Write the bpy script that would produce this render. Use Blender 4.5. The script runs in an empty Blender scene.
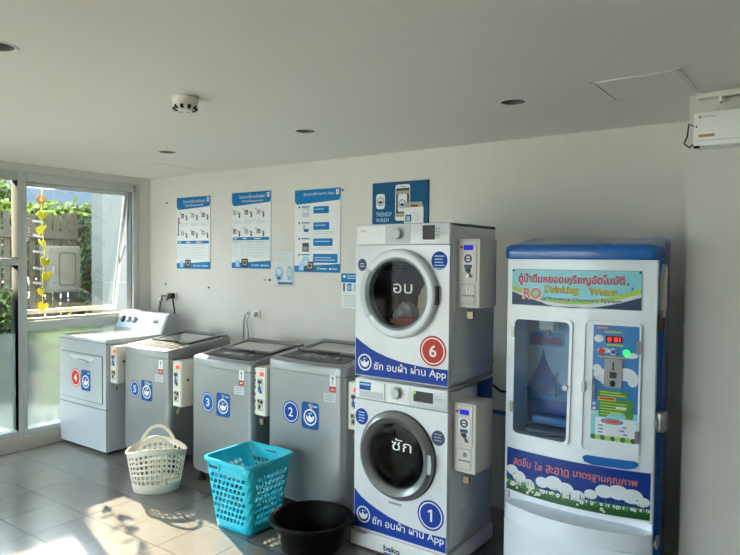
import bpy, bmesh, math, random
from mathutils import Vector, Matrix
from math import sin, cos, pi, radians, sqrt
random.seed(7)
SC = bpy.context.scene
COL = SC.collection

# ------------------------------------------------------------ camera, sky, sun, exposure
CAMP = (5.516, -3.893, 1.635)
def set_camera():
    yaw, pitch, roll, f = 0.6256754, -0.0285328, 0.0094979, 640.567
    fw = Vector((-sin(yaw)*cos(pitch), cos(yaw)*cos(pitch), sin(pitch)))
    r0 = Vector((cos(yaw), sin(yaw), 0)); u0 = r0.cross(fw)
    r = cos(roll)*r0 + sin(roll)*u0; u = -sin(roll)*r0 + cos(roll)*u0
    M = Matrix(((r.x, u.x, -fw.x), (r.y, u.y, -fw.y), (r.z, u.z, -fw.z))).to_4x4()
    M.translation = CAMP
    cd = bpy.data.cameras.new('camera'); cd.sensor_width = 36; cd.lens = f/740*36
    cd.clip_start = 0.02; cd.clip_end = 500
    co = bpy.data.objects.new('camera', cd); COL.objects.link(co); co.matrix_world = M
    SC.camera = co
set_camera()

W = bpy.data.worlds.new('sky'); SC.world = W; W.use_nodes = True
nt = W.node_tree; nt.nodes.clear()
wo = nt.nodes.new('ShaderNodeOutputWorld'); bg = nt.nodes.new('ShaderNodeBackground')
tc = nt.nodes.new('ShaderNodeTexCoord'); sx = nt.nodes.new('ShaderNodeSeparateXYZ')
cr = nt.nodes.new('ShaderNodeValToRGB')
nt.links.new(tc.outputs['Generated'], sx.inputs[0]); nt.links.new(sx.outputs['Z'], cr.inputs[0])
cr.color_ramp.elements[0].position = 0.0; cr.color_ramp.elements[0].color = (0.62, 0.68, 0.74, 1)
cr.color_ramp.elements[1].position = 0.4; cr.color_ramp.elements[1].color = (0.92, 1.0, 1.08, 1)
nt.links.new(cr.outputs[0], bg.inputs[0]); nt.links.new(bg.outputs[0], wo.inputs[0])
bg.inputs[1].default_value = 5.0

sd = bpy.data.lights.new('sun', 'SUN'); sd.energy = 12.0; sd.angle = 0.012; sd.color = (1.0, 0.80, 0.58)
so = bpy.data.objects.new('sun', sd); COL.objects.link(so); so.location = (-20, 6, 14)
so.rotation_euler = Vector((1.5, -0.45, -1.0)).to_track_quat('-Z', 'Y').to_euler()

SC.cycles.blur_glossy = 0.0
SC.view_settings.view_transform = 'Standard'; SC.view_settings.look = 'None'
SC.view_settings.gamma = 1.0; SC.view_settings.use_curve_mapping = False
SC.view_settings.exposure = 1.36

# ------------------------------------------------------------ materials
def lin(h):
    h = h.lstrip('#'); c = [int(h[i:i+2], 16)/255 for i in (0, 2, 4)]
    return tuple((x/12.92 if x <= 0.04045 else ((x+0.055)/1.055)**2.4) for x in c) + (1,)
MATS = {}
def mat(name, col, rough=0.5, metal=0.0, var=0.04, scale=30.0, bump=0.0, emit=None, es=0.0, trans=0.0, coat=0.0, spec=0.5, alpha=1.0, ior=1.45):
    m = bpy.data.materials.new(name); m.use_nodes = True; t = m.node_tree
    b = t.nodes['Principled BSDF']; c = lin(col) if isinstance(col, str) else col
    tx = t.nodes.new('ShaderNodeTexCoord'); n = t.nodes.new('ShaderNodeTexNoise')
    n.inputs['Scale'].default_value = scale; n.inputs['Detail'].default_value = 3
    t.links.new(tx.outputs['Object'], n.inputs['Vector'])
    mx = t.nodes.new('ShaderNodeMixRGB'); mx.blend_type = 'MIX'
    mx.inputs[1].default_value = c
    mx.inputs[2].default_value = tuple(x*(1-var*2.5) for x in c[:3]) + (1,)
    t.links.new(n.outputs['Fac'], mx.inputs[0]); t.links.new(mx.outputs[0], b.inputs['Base Color'])
    b.inputs['Roughness'].default_value = rough; b.inputs['Metallic'].default_value = metal
    b.inputs['Specular IOR Level'].default_value = spec; b.inputs['IOR'].default_value = ior
    b.inputs['Transmission Weight'].default_value = trans; b.inputs['Coat Weight'].default_value = coat
    b.inputs['Alpha'].default_value = alpha
    if bump:
        bp = t.nodes.new('ShaderNodeBump'); bp.inputs['Strength'].default_value = bump; bp.inputs['Distance'].default_value = 0.004
        t.links.new(n.outputs['Fac'], bp.inputs['Height']); t.links.new(bp.outputs[0], b.inputs['Normal'])
    if emit:
        b.inputs['Emission Color'].default_value = lin(emit); b.inputs['Emission Strength'].default_value = es
    MATS[name] = m; return m

mat('plaster', '#d6d4cf', 0.85, var=0.03, scale=6, bump=0.15)
mat('ceiling_paint', '#e3e0db', 0.5, var=0.02, scale=3, bump=0.03)
mat('alu', '#c2c6c4', 0.4, 0.15, var=0.03)
mat('alu_dark', '#7c8284', 0.4, 0.3)
mat('cream_paint', '#d8d0bd', 0.5)
mat('sill_stone', '#b9b3a6', 0.5, var=0.05)
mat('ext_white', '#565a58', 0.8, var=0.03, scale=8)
mat('ext_pink', '#cdbdb0', 0.8)
mat('wood_grey', '#4a4236', 0.8, var=0.15, scale=12)
mat('cabinet_grey', '#5e5b50', 0.6)
mat('dark_paving', '#6d6c62', 0.95, var=0.15, scale=7)
mat('earth', '#b3aea0', 0.9, var=0.08, scale=4)
mat('leaf_a', '#4a5e20', 0.6, var=0.2, scale=5)
mat('leaf_b', '#31441c', 0.6, var=0.2, scale=5)
mat('leaf_c', '#788c2a', 0.6, var=0.2, scale=5)
mat('bark', '#5a4a38', 0.9, var=0.2)
mat('hill_haze_blue', '#2c3843', 0.95, var=0.06, scale=0.3)  # blue of the distance haze is put into the hill colour
mat('yellow_leaf', '#f0e02a', 0.5)
mat('orange', '#b9803c', 0.5)
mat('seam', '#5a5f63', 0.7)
mat('white', '#e9eaea', 0.35)
mat('white_gloss', '#d8dce1', 0.22, coat=0.3)
mat('dryer_white', '#aeb4b9', 0.25, coat=0.3)
mat('console_blue', '#b7d8ec', 0.25, coat=0.3)
mat('offwhite', '#dfdcd2', 0.45)
mat('silver', '#8f9193', 0.30, 0.35, var=0.02)
mat('silver_dark', '#6f7173', 0.35, 0.35, var=0.02)
mat('lid_dark', '#3d3f41', 0.25, 0.1)
mat('lid_glass', '#8b8c88', 0.10, 0.0, var=0.02, coat=0.5)
mat('panel_smoke', '#2c2f34', 0.35, spec=0.3)
mat('lcd', '#9aa0a0', 0.2)
mat('black', '#0d0d0f', 0.4)
mat('basin_black', '#050608', 0.45, spec=0.15)
mat('rubber', '#1c1c1d', 0.7)
mat('drum_grey', '#5a5d60', 0.5, 0.2)
mat('drum_dark', '#15171a', 0.35, 0.3)
mat('steel', '#97999a', 0.35, 0.7)
mat('plate_grey', '#c2c5c7', 0.4)
mat('plate_white', '#eceff0', 0.35)
mat('dryer_top', '#c0c5c9', 0.10, coat=0.6)
mat('chrome', '#d2d4d6', 0.12, 1.0)
mat('ring_grey', '#8d9092', 0.28, 0.6)
mat('brass', '#7d7158', 0.35, 0.7)
mat('blue_app', '#0a3c9c', 0.5, spec=0.25)
mat('blue_tag', '#0b509a', 0.5, spec=0.25)
mat('blue_num', '#125aa8', 0.5, spec=0.25)
mat('navy', '#22305f', 0.4)
mat('red_num', '#c43c2e', 0.5, spec=0.25)
mat('red', '#c8283a', 0.4)
mat('magenta', '#d0264e', 0.4)
mat('poster_blue', '#0675b4', 0.5, spec=0.25)
mat('sign_blue', '#005482', 0.5, spec=0.25)
mat('paper', '#e3e6e6', 0.5)
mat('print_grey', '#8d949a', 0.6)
mat('print_pale', '#c3c9cd', 0.6)
mat('print_dark', '#3b3d40', 0.6)
mat('print_light_blue', '#9cc6e4', 0.5)
mat('print_tan', '#a9a38c', 0.5)
mat('vend_blue', '#1566b8', 0.25, coat=0.4)
mat('vend_white', '#e8f0f8', 0.25, coat=0.3)
mat('vend_inside', '#d4e1ea', 0.35)
mat('sky_cyan', '#86d2e0', 0.3)
mat('sky_deep', '#3d80c4', 0.3)
mat('banner_blue', '#15388e', 0.4, spec=0.3)
mat('cloud', '#dfe7ee', 0.4)
mat('grass_green', '#2e7a35', 0.4)
mat('grass_dark', '#1d5328', 0.4)
mat('lime', '#a9cc4a', 0.4)
mat('gold', '#c8b62a', 0.4)
mat('text_green', '#215c46', 0.4)
mat('bay_pale', '#b4cde0', 0.4)
mat('drop_blue', '#2f5fa8', 0.3)
mat('water_blue', '#4f8fc2', 0.3)
mat('info_green', '#4d8a3e', 0.4)
mat('salmon', '#dc7d70', 0.4)
mat('red_led', '#d84848', 0.4, emit='#e02818', es=0.35)
mat('red_digit', '#ff2a2a', 0.4, emit='#ff2418', es=1.5)
mat('green_led', '#2dd860', 0.4, emit='#1ce04a', es=0.9)
mat('blue_lcd', '#1212b4', 0.4, emit='#1a14ff', es=0.12, spec=0.2)
mat('basket_white', '#ddd6c8', 0.4)
mat('basket_cyan', '#2cc4de', 0.3)
mat('cloth_white', '#cfcfd2', 0.9, bump=0.4)
mat('cloth_cream', '#d6ccb2', 0.9, bump=0.4)
mat('cloth_red', '#a03a40', 0.9, bump=0.4)
mat('cable_black', '#161616', 0.5)
mat('pipe_blue', '#1c5aa8', 0.4)
mat('film_blue', '#2b5fa6', 0.35)
mat('orange_label', '#b98b45', 0.5)

def new_mat(name):
    m = bpy.data.materials.new(name); m.use_nodes = True; t = m.node_tree; t.nodes.clear()
    o = t.nodes.new('ShaderNodeOutputMaterial'); MATS[name] = m; return t, o
def glass(name, tint, refl_rough=0.02, mixmin=0.0, ior=1.45):
    t, o = new_mat(name)
    tr = t.nodes.new('ShaderNodeBsdfTransparent'); tr.inputs[0].default_value = lin(tint)
    gl = t.nodes.new('ShaderNodeBsdfGlossy'); gl.inputs['Roughness'].default_value = refl_rough
    fr = t.nodes.new('ShaderNodeFresnel'); fr.inputs[0].default_value = ior
    ad = t.nodes.new('ShaderNodeMath'); ad.operation = 'ADD'; ad.inputs[1].default_value = mixmin; ad.use_clamp = True
    t.links.new(fr.outputs[0], ad.inputs[0])
    mx = t.nodes.new('ShaderNodeMixShader')
    t.links.new(ad.outputs[0], mx.inputs[0]); t.links.new(tr.outputs[0], mx.inputs[1]); t.links.new(gl.outputs[0], mx.inputs[2])
    t.links.new(mx.outputs[0], o.inputs[0])
glass('window_glass', '#eef3f2')
glass('door_glass', '#d2d6d8', 0.03, 0.0, 1.22)
glass('vend_glass', '#cfdde8', 0.05, 0.0, 1.2)
glass('sleeve', '#fafbfc', 0.25, 0.0, 1.3)
def frosted():
    t, o = new_mat('frosted_glass')
    rf = t.nodes.new('ShaderNodeBsdfRefraction'); rf.inputs['Roughness'].default_value = 0.26; rf.inputs['IOR'].default_value = 1.15
    rf.inputs[0].default_value = lin('#dde6e4')
    tl = t.nodes.new('ShaderNodeBsdfTranslucent'); tl.inputs[0].default_value = lin('#c4cdcd')
    df = t.nodes.new('ShaderNodeBsdfDiffuse'); df.inputs[0].default_value = lin('#a9b4b6')
    a = t.nodes.new('ShaderNodeMixShader'); a.inputs[0].default_value = 0.08
    b = t.nodes.new('ShaderNodeMixShader'); b.inputs[0].default_value = 0.10
    t.links.new(rf.outputs[0], a.inputs[1]); t.links.new(tl.outputs[0], a.inputs[2])
    t.links.new(a.outputs[0], b.inputs[1]); t.links.new(df.outputs[0], b.inputs[2])
    t.links.new(b.outputs[0], o.inputs[0])
frosted()
def tiles():
    m = mat('floor_tile', '#7d7a76', 0.3); t = m.node_tree; b = t.nodes['Principled BSDF']
    tx = t.nodes.new('ShaderNodeTexCoord'); mp = t.nodes.new('ShaderNodeMapping')
    P = 0.3535
    mp.inputs['Location'].default_value = (-0.325/P, 1.336/P, 0); mp.inputs['Scale'].default_value = (1/P, 1/P, 1)
    br = t.nodes.new('ShaderNodeTexBrick')
    br.offset = 0; br.squash = 1; br.inputs['Scale'].default_value = 1
    br.inputs['Brick Width'].default_value = 1; br.inputs['Row Height'].default_value = 1
    br.inputs['Mortar Size'].default_value = 0.011; br.inputs['Mortar Smooth'].default_value = 0.1
    br.inputs['Color1'].default_value = lin('#807b76'); br.inputs['Color2'].default_value = lin('#78736f')
    br.inputs['Mortar'].default_value = lin('#544f4a')
    nz = t.nodes.new('ShaderNodeTexNoise'); nz.inputs['Scale'].default_value = 9; nz.inputs['Detail'].default_value = 6
    mx = t.nodes.new('ShaderNodeMixRGB'); mx.blend_type = 'MULTIPLY'; mx.inputs[0].default_value = 0.25
    t.links.new(tx.outputs['Object'], mp.inputs[0]); t.links.new(mp.outputs[0], br.inputs['Vector'])
    t.links.new(tx.outputs['Object'], nz.inputs['Vector'])
    t.links.new(br.outputs['Color'], mx.inputs[1]); t.links.new(nz.outputs['Fac'], mx.inputs[2])
    t.links.new(mx.outputs[0], b.inputs['Base Color'])
    bp = t.nodes.new('ShaderNodeBump'); bp.inputs['Strength'].default_value = 0.5; bp.inputs['Distance'].default_value = 0.002; bp.invert = True
    t.links.new(br.outputs['Fac'], bp.inputs['Height']); t.links.new(bp.outputs[0], b.inputs['Normal'])
    b.inputs['Roughness'].default_value = 0.22; b.inputs['Specular IOR Level'].default_value = 1.0; b.inputs['IOR'].default_value = 1.75
tiles()

# ------------------------------------------------------------ geometry helpers
class Frame:
    """local drawing plane: a along u, b along v, c out of the surface"""
    def __init__(s, o, u=(1, 0, 0), v=(0, 0, 1), w=None):
        s.o = Vector(o); s.u = Vector(u).normalized(); s.v = Vector(v).normalized()
        s.w = Vector(w) if w else s.u.cross(s.v)
    def __call__(s, a, b, c=0.0): return s.o + s.u*a + s.v*b + s.w*c
TXT = {}
def text_mesh(body, bold=0.0):
    key = (body, bold)
    if key not in TXT:
        cu = bpy.data.curves.new('letters', 'FONT'); cu.body = body; cu.resolution_u = 3; cu.offset = bold
        o = bpy.data.objects.new('letters', cu); COL.objects.link(o)
        d = bpy.context.evaluated_depsgraph_get()
        me = bpy.data.meshes.new_from_object(o.evaluated_get(d))
        TXT[key] = ([tuple(v.co[:2]) for v in me.vertices], [tuple(p.vertices) for p in me.polygons])
        bpy.data.objects.remove(o); bpy.data.meshes.remove(me); bpy.data.curves.remove(cu)
    return TXT[key]
class MB:
    def __init__(s): s.v = []; s.f = []; s.m = []; s.s = []; s.mats = []
    def mi(s, name):
        if name not in s.mats: s.mats.append(name)
        return s.mats.index(name)
    def add(s, vs, fs, m, smooth=False):
        k = len(s.v); s.v += [tuple(v) for v in vs]; i = s.mi(m)
        for f in fs: s.f.append(tuple(k+j for j in f)); s.m.append(i); s.s.append(smooth)
        return s
    def addbm(s, bm, m, smooth=False):
        bm.verts.index_update()
        s.add([v.co[:] for v in bm.verts], [[v.index for v in f.verts] for f in bm.faces], m, smooth); bm.free(); return s
    def box(s, a, b, m, bev=0.0, seg=2, mtx=None):
        bm = bmesh.new(); bmesh.ops.create_cube(bm, size=1)
        a = Vector(a); b = Vector(b); d = b-a; c = (a+b)/2
        for v in bm.verts: v.co = Vector((v.co.x*d.x+c.x, v.co.y*d.y+c.y, v.co.z*d.z+c.z))
        if bev: bmesh.ops.bevel(bm, geom=bm.edges[:], offset=bev, segments=seg, profile=0.5, affect='EDGES')
        if mtx: bmesh.ops.transform(bm, matrix=mtx, verts=bm.verts)
        return s.addbm(bm, m, bev > 0)
    def loft(s, rings, m, cap0=True, cap1=True, smooth=True, closed=False):
        n = len(rings[0]); vs = [p for r in rings for p in r]; fs = []
        for i in range(len(rings)-1 if not closed else len(rings)):
            i2 = (i+1) % len(rings)
            for j in range(n):
                k = (j+1) % n; fs.append((i*n+j, i*n+k, i2*n+k, i2*n+j))
        s.add(vs, fs, m, smooth)
        if cap0: s.add(rings[0], [tuple(range(n))[::-1]], m)
        if cap1: s.add(rings[-1], [tuple(range(n))], m)
        return s
    def lathe(s, prof, m, o=(0, 0, 0), ax=(0, 0, 1), n=32, sx=1, sy=1, rot=0, cap0=False, cap1=False):
        ax = Vector(ax).normalized(); q = Vector((0, 0, 1)).rotation_difference(ax); o = Vector(o)
        R = []
        for r, z in prof:
            ring = []
            for j in range(n):
                t = 2*pi*j/n; p = Vector((r*cos(t)*sx, r*sin(t)*sy, z))
                if rot: p.rotate(Matrix.Rotation(rot, 3, 'Z'))
                p.rotate(q); ring.append(p+o)
            R.append(ring)
        return s.loft(R, m, cap0, cap1)
    def cyl(s, a, b, r, m, r2=None, n=20):
        a = Vector(a); b = Vector(b); h = (b-a).length; r2 = r if r2 is None else r2
        return s.lathe([(r, 0), (r2, h)], m, a, b-a, n, cap0=True, cap1=True)
    def tube(s, pts, r, m, n=8, closed=False):
        P = [Vector(p) for p in pts]; R = []; N = len(P); ref = None
        for i, p in enumerate(P):
            if closed: d = P[(i+1) % N]-P[i-1]
            else: d = P[min(i+1, N-1)]-P[max(i-1, 0)]
            d.normalize()
            if ref is None:
                ref = d.orthogonal().normalized()
            ref = (ref-d*ref.dot(d)).normalized(); b = d.cross(ref)
            rr = r[i] if isinstance(r, (list, tuple)) else r
            R.append([p+ref*cos(2*pi*j/n)*rr+b*sin(2*pi*j/n)*rr for j in range(n)])
        return s.loft(R, m, not closed, not closed, True, closed)
    def prism(s, poly, F, c0, c1, m, smooth=False):
        n = len(poly); A = [F(a, b, c0) for a, b in poly]; B = [F(a, b, c1) for a, b in poly]
        s.add(A+B, [tuple(range(n, 2*n))] + [(j, (j+1) % n, n+(j+1) % n, n+j) for j in range(n)] + [tuple(range(n))[::-1]], m, smooth)
        return s
    def rect(s, F, a0, b0, a1, b1, m, c0=0.0, c1=0.0006, r=0.0):
        return s.prism(rrect(a0, b0, a1, b1, r), F, c0, c1, m)
    def disc(s, F, a, b, r, m, c0=0.0, c1=0.0006, n=32, ry=None):
        ry = r if ry is None else ry
        return s.prism([(a+r*cos(2*pi*j/n), b+ry*sin(2*pi*j/n)) for j in range(n)], F, c0, c1, m)
    def ring(s, F, a, b, r0, r1, m, c0=0.0, c1=0.0006, n=40, ry=1.0):
        rr = lambda r, c: [F(a+r*cos(2*pi*j/n), b+r*ry*sin(2*pi*j/n), c) for j in range(n)]
        return s.loft([rr(r1, c0), rr(r1, c1), rr(r0, c1), rr(r0, c0)], m, False, False, False, True)
    def text(s, F, body, a0, b0, a1, b1, m, c=0.0008, fit=True, bold=0.0):
        vs, fs = text_mesh(body, bold)
        if not vs: return s
        x0 = min(v[0] for v in vs); x1 = max(v[0] for v in vs); y0 = min(v[1] for v in vs); y1 = max(v[1] for v in vs)
        kx = (a1-a0)/(x1-x0); ky = (b1-b0)/(y1-y0)
        if not fit: kx = ky = min(kx, ky)
        ca, cb = (a0+a1)/2, (b0+b1)/2
        return s.add([F(ca+(x-(x0+x1)/2)*kx, cb+(y-(y0+y1)/2)*ky, c) for x, y in vs], fs, m)
    def sheet(s, F, a0, b0, a1, b1, m, c=0.0006, na=12, nb=4, fn=None):
        vs = []; fs = []
        for j in range(nb+1):
            for i in range(na+1):
                a = a0+(a1-a0)*i/na; lo, hi = (b0, b1) if fn is None else fn(a)
                vs.append(F(a, lo+(hi-lo)*j/nb, c))
        for j in range(nb):
            for i in range(na):
                k = j*(na+1)+i; fs.append((k, k+1, k+na+2, k+na+1))
        return s.add(vs, fs, m)
    def build(s, name, parent=None, loc=None, fix=True, solid=None):
        me = bpy.data.meshes.new(name); me.from_pydata(s.v, [], s.f)
        for x in s.mats: me.materials.append(MATS[x])
        me.polygons.foreach_set('material_index', s.m); me.polygons.foreach_set('use_smooth', s.s); me.update()
        if fix:
            bm = bmesh.new(); bm.from_mesh(me); bmesh.ops.remove_doubles(bm, verts=bm.verts, dist=1e-6)
            bmesh.ops.recalc_face_normals(bm, faces=bm.faces); bm.to_mesh(me); bm.free()
            me.set_sharp_from_angle(angle=radians(38))
        o = bpy.data.objects.new(name, me); COL.objects.link(o)
        if parent: o.parent = parent
        if loc: o.location = loc
        if solid:
            md = o.modifiers.new('thickness', 'SOLIDIFY'); md.thickness = solid; md.offset = -1
        return o
def rrect(a0, b0, a1, b1, r=0.0, k=5):
    if r <= 0: return [(a0, b0), (a1, b0), (a1, b1), (a0, b1)]
    P = []
    for cx, cy, t0 in ((a1-r, b0+r, -pi/2), (a1-r, b1-r, 0), (a0+r, b1-r, pi/2), (a0+r, b0+r, pi)):
        for i in range(k+1):
            t = t0+pi/2*i/k; P.append((cx+r*cos(t), cy+r*sin(t)))
    return P
def thing(name, label, cat, loc=(0, 0, 0), group=None, rz=0):
    o = bpy.data.objects.new(name, None); COL.objects.link(o); o.location = loc; o.rotation_euler = (0, 0, rz)
    o.empty_display_size = 0.05
    return tag(o, label, cat, group)
def tag(o, label, cat, group=None, kind=None):
    o['label'] = label; o['category'] = cat
    if group: o['group'] = group
    if kind: o['kind'] = kind
    return o
def struct(o):
    o['kind'] = 'structure'; return o
def dup(root, loc, label):
    r = root.copy(); COL.objects.link(r); r.location = loc; r['label'] = label
    for ch in list(root.children):
        c = ch.copy(); COL.objects.link(c); c.parent = r
        for g in ch.children:
            d = g.copy(); COL.objects.link(d); d.parent = c
    return r
def arc(cx, cy, r, t0, t1, n, ry=None):
    ry = r if ry is None else ry
    return [(cx+r*cos(t0+(t1-t0)*i/n), cy+ry*sin(t0+(t1-t0)*i/n)) for i in range(n+1)]
FLOOR = Frame((0, 0, 0), (1, 0, 0), (0, 1, 0))

# ------------------------------------------------------------ the room
H = 2.411
XR, YB = 7.2, -6.2
struct(MB().box((-0.12, YB-0.15, -0.12), (XR+0.15, 0.15, 0.0), 'floor_tile').build('floor'))
DL = [(4.227, -0.927), (2.894, -0.950), (1.517, -0.925), (2.985, -2.765)]
def ceiling():
    o = MB().box((-0.12, YB-0.15, H), (XR+0.15, 0.15, H+0.15), 'ceiling_paint').build('ceiling')
    c = MB()
    for x, y in DL: c.cyl((x, y, H-0.05), (x, y, H+0.10), 0.062, 'ceiling_paint', n=40)
    co = c.build('cutter'); md = o.modifiers.new('holes', 'BOOLEAN'); md.object = co; md.operation = 'DIFFERENCE'; md.solver = 'EXACT'
    d = bpy.context.evaluated_depsgraph_get(); me = bpy.data.meshes.new_from_object(o.evaluated_get(d))
    o.modifiers.clear(); o.data = me; me.polygons.foreach_set('use_smooth', [False]*len(me.polygons)); a_ = me.attributes.get('custom_normal')
    if a_: me.attributes.remove(a_)
    bpy.data.objects.remove(co)
    struct(o)
ceiling()
struct(MB().box((-0.12, 0, 0), (XR+0.15, 0.15, H), 'plaster').build('wall_back'))
struct(MB().box((4.953, -0.57, 0), (XR, 0.0, H), 'plaster').build('wall_right'))
struct(MB().box((XR, YB, 0), (XR+0.15, 0, H), 'plaster').build('wall_far_right'))
struct(MB().box((3.2, YB-0.15, 0), (XR+0.15, YB, H), 'plaster').box((-0.12, YB-0.15, 2.25), (3.2, YB, H), 'plaster').build('wall_behind'))
for k in range(2):  # unseen glazed doors, added to let fill light in from behind
    xa, xb = -0.12+1.66*k, -0.12+1.66*(k+1); fr = MB()
    for q in ((xa, xa+0.05, 0.0, 2.25), (xb-0.05, xb, 0.0, 2.25), (xa, xb, 0.0, 0.10), (xa, xb, 2.18, 2.25)): fr.box((q[0], YB-0.10, q[2]), (q[1], YB, q[3]), 'alu', 0.003)
    w_ = struct(fr.build('door_%d' % (k+1)))
    MB().box((xa+0.05, YB-0.055, 0.10), (xb-0.05, YB-0.047, 2.18), 'window_glass').build('glass_pane', w_)
wl = MB()
wl.box((-0.12, YB, 2.335), (0, 0, H), 'plaster').box((-0.12, -0.13, 0), (0, 0, 2.335), 'plaster').box((-0.12, YB, 0), (0, -5.95, 2.335), 'plaster')
struct(wl.build('wall_left'))
struct(MB().box((-0.14, -5.95, 0), (0.03, -0.13, 0.115), 'sill_stone', 0.004).build('trim_1'))
# wall/ceiling shadow-gap strip over the window
struct(MB().box((0.0, -5.95, 2.328), (0.012, -0.13, 2.342), 'alu', 0.002).build('trim_2'))

# windows: bay edges in y
X0, X1 = -0.105, 0.008
bays = [(-1.245, -0.13), (-2.40, -1.245), (-3.55, -2.40), (-4.72, -3.55), (-5.95, -4.72)]  # bays past the second are unseen, added to light the room
for k, (ya, yb) in enumerate(bays):
    fr = MB(); t = 0.037
    top, bot = 2.335, 0.115
    fr.box((X0, ya, bot), (X1, ya+t, top), 'alu', 0.003).box((X0, yb-(0.065 if k == 0 else t), bot), (X1, yb, top), 'alu', 0.003)
    fr.box((X0, ya+t, top-0.07), (X1, yb-t, top), 'alu', 0.003).box((X0, ya+t, bot), (X1, yb-t, bot+0.05), 'alu', 0.003)
    yl, yr = ya+t, yb-(0.065 if k == 0 else t)
    if k == 0:
        fr.box((X0, yl, 0.995), (X1, yr, 1.08), 'alu', 0.003).box((X0, yl, 1.08), (-0.03, yr, 1.10), 'cream_paint')
        fr.box((X0+0.02, yr-0.012, 1.09), (-0.02, yr, 2.265), 'alu_dark').box((X0+0.02, yl, 1.09), (-0.05, yl+0.012, 2.265), 'alu')
    else:
        fr.box((X0, yl, 1.555), (X1, yr, 1.615), 'alu', 0.003)
    w = struct(fr.build('window_%d' % (k+1)))
    xg = -0.05
    split = 1.0 if k == 0 else 0.985
    MB().box((xg-0.004, yl, bot+0.05), (xg+0.004, yr, split), 'frosted_glass').build('frosted_pane', w)
    if k:
        MB().box((xg-0.003, yl, split), (xg+0.003, yr, 1.555), 'window_glass').build('glass_pane', w)
        MB().box((xg-0.003, yl, 1.615), (xg+0.003, yr, top-0.07), 'window_glass').build('glass_pane', w)
    else:
        # awning sash, hinged at the head and pushed outward at the foot
        piv = Vector((-0.07, 0, 2.262)); hgt = 1.160; ang = radians(10.0)
        S = Frame((piv.x, yl+0.014, piv.z), (0, 1, 0), (-sin(ang), 0, -cos(ang)))
        wd = yr-yl-0.03
        def bar(mb, a0, b0, a1, b1, m, th=0.032):
            return mb.prism([(a0, b0), (a1, b0), (a1, b1), (a0, b1)], S, -th/2, th/2, m)
        sh = MB(); bar(sh, 0, 0, wd, 0.035, 'alu'); bar(sh, 0, hgt-0.035, wd, hgt, 'cream_paint'); bar(sh, 0, 0.035, 0.02, hgt-0.035, 'alu'); bar(sh, wd-0.03, 0.035, wd, hgt-0.035, 'alu')
        sash = sh.build('sash', w)
        bar(MB(), 0.02, 0.03, wd-0.03, hgt-0.03, 'window_glass', 0.006).build('glass_pane', sash)
        st = MB().cyl((-0.09, yr-0.02, 1.75), S(wd-0.015, 0.75, 0), 0.006, 'alu_dark', n=8)
        st.build('stay_arm', sash)
        hd = MB().box((-0.035, -0.72, 1.08), (-0.005, -0.60, 1.10), 'alu', 0.004).cyl((-0.02, -0.66, 1.10), (-0.02, -0.66, 1.115), 0.012, 'alu', n=12)
        hd.build('latch', sash)
        lt = MB()
        for i, ch in enumerate('185'):
            L = Frame(S(0.035, 0.335+0.072*i, -0.006), (0, 1, 0), (sin(ang), 0, cos(ang)))
            lt.text(L, ch, 0, -0.03, 0.045, 0.03, 'paper', c=0.0)
        lt.build('number_sticker', sash)

# ------------------------------------------------------------ outside the window
struct(MB().box((-80, -60, -0.3), (60, 60, -0.13), 'earth').build('ground'))
struct(MB().box((-14, -0.8, -0.13), (-0.16, 20, -0.115), 'dark_paving').build('dark_paving'))  # grey paving added dark so the frosted panes look less bright
def leaves(mb, pts, size, mats, flat=0.5):
    for p in pts:
        d = Vector((random.gauss(0, 1), random.gauss(0, 1), random.gauss(0, 1)+flat)).normalized()
        u = d.orthogonal().normalized(); u.rotate(Matrix.Rotation(random.random()*6.28, 3, d)); v = d.cross(u)
        s = size*random.uniform(0.6, 1.3); p = Vector(p)
        mb.add([p-u*s, p+v*s*0.5+d*s*.15, p+u*s, p-v*s*0.5+d*s*.15], [(0, 1, 2, 3)], random.choice(mats))
def hedge(name, label, a, b, n, mats, size=0.05, group=None):
    mb = MB(); a = Vector(a); b = Vector(b)
    bm = (a+b)/2
    for i in range(n):
        f = random.random(); p = Vector((random.uniform(a.x, b.x), random.uniform(a.y, b.y), random.uniform(a.z, b.z)))
        if f < 0.75: p.x = b.x+random.gauss(0, 0.06)
        elif f < 0.9: p.z = b.z+random.gauss(0, 0.07)
        leaves(mb, [p], size, mats)
    for k in range(7):
        x, y = random.uniform(a.x, b.x), a.y+(b.y-a.y)*(k+.5)/7
        mb.tube([(x, y, a.z), (x+random.uniform(-.1, .1), y+random.uniform(-.1, .1), b.z-0.15)], 0.02, 'bark', 6)
    o = mb.build(name, fix=False); tag(o, label, 'hedge', group)
hedge('hedge', 'dense green hedge between the slatted fence and the white outside wall', (-3.4, 1.06, -0.13), (-3.05, 2.0, 2.10), 5200, ['leaf_a', 'leaf_b', 'leaf_b'])
hedge('hedge', 'bright yellow-green shrub rising above the top of the grey fence', (-3.95, -0.15, -0.13), (-3.62, 1.75, 2.27), 6500, ['leaf_c', 'leaf_a', 'leaf_c'], 0.06)
hedge('hedge', 'tall leafy bushes beyond the fence, out of view, added to shade the left bay', (-5.4, -0.95, -0.13), (-4.55, 0.16, 4.2), 5600, ['leaf_c', 'leaf_a', 'leaf_b'], 0.13)  # unseen bushes placed to keep sun off the floor below the left bay
hedge('hedge', 'dark green low bush behind the left window pane, in front of the fence', (-2.78, -1.0, -0.10), (-2.5, -0.05, 1.10), 5200, ['leaf_b', 'leaf_b', 'leaf_a'])
hedge('hedge', 'low yellow-green bush right outside the frosted pane next to the white dryer', (-2.4, -0.05, -0.12), (-1.95, 0.62, 0.70), 2600, ['leaf_c', 'leaf_a', 'leaf_c'], 0.05)
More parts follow.
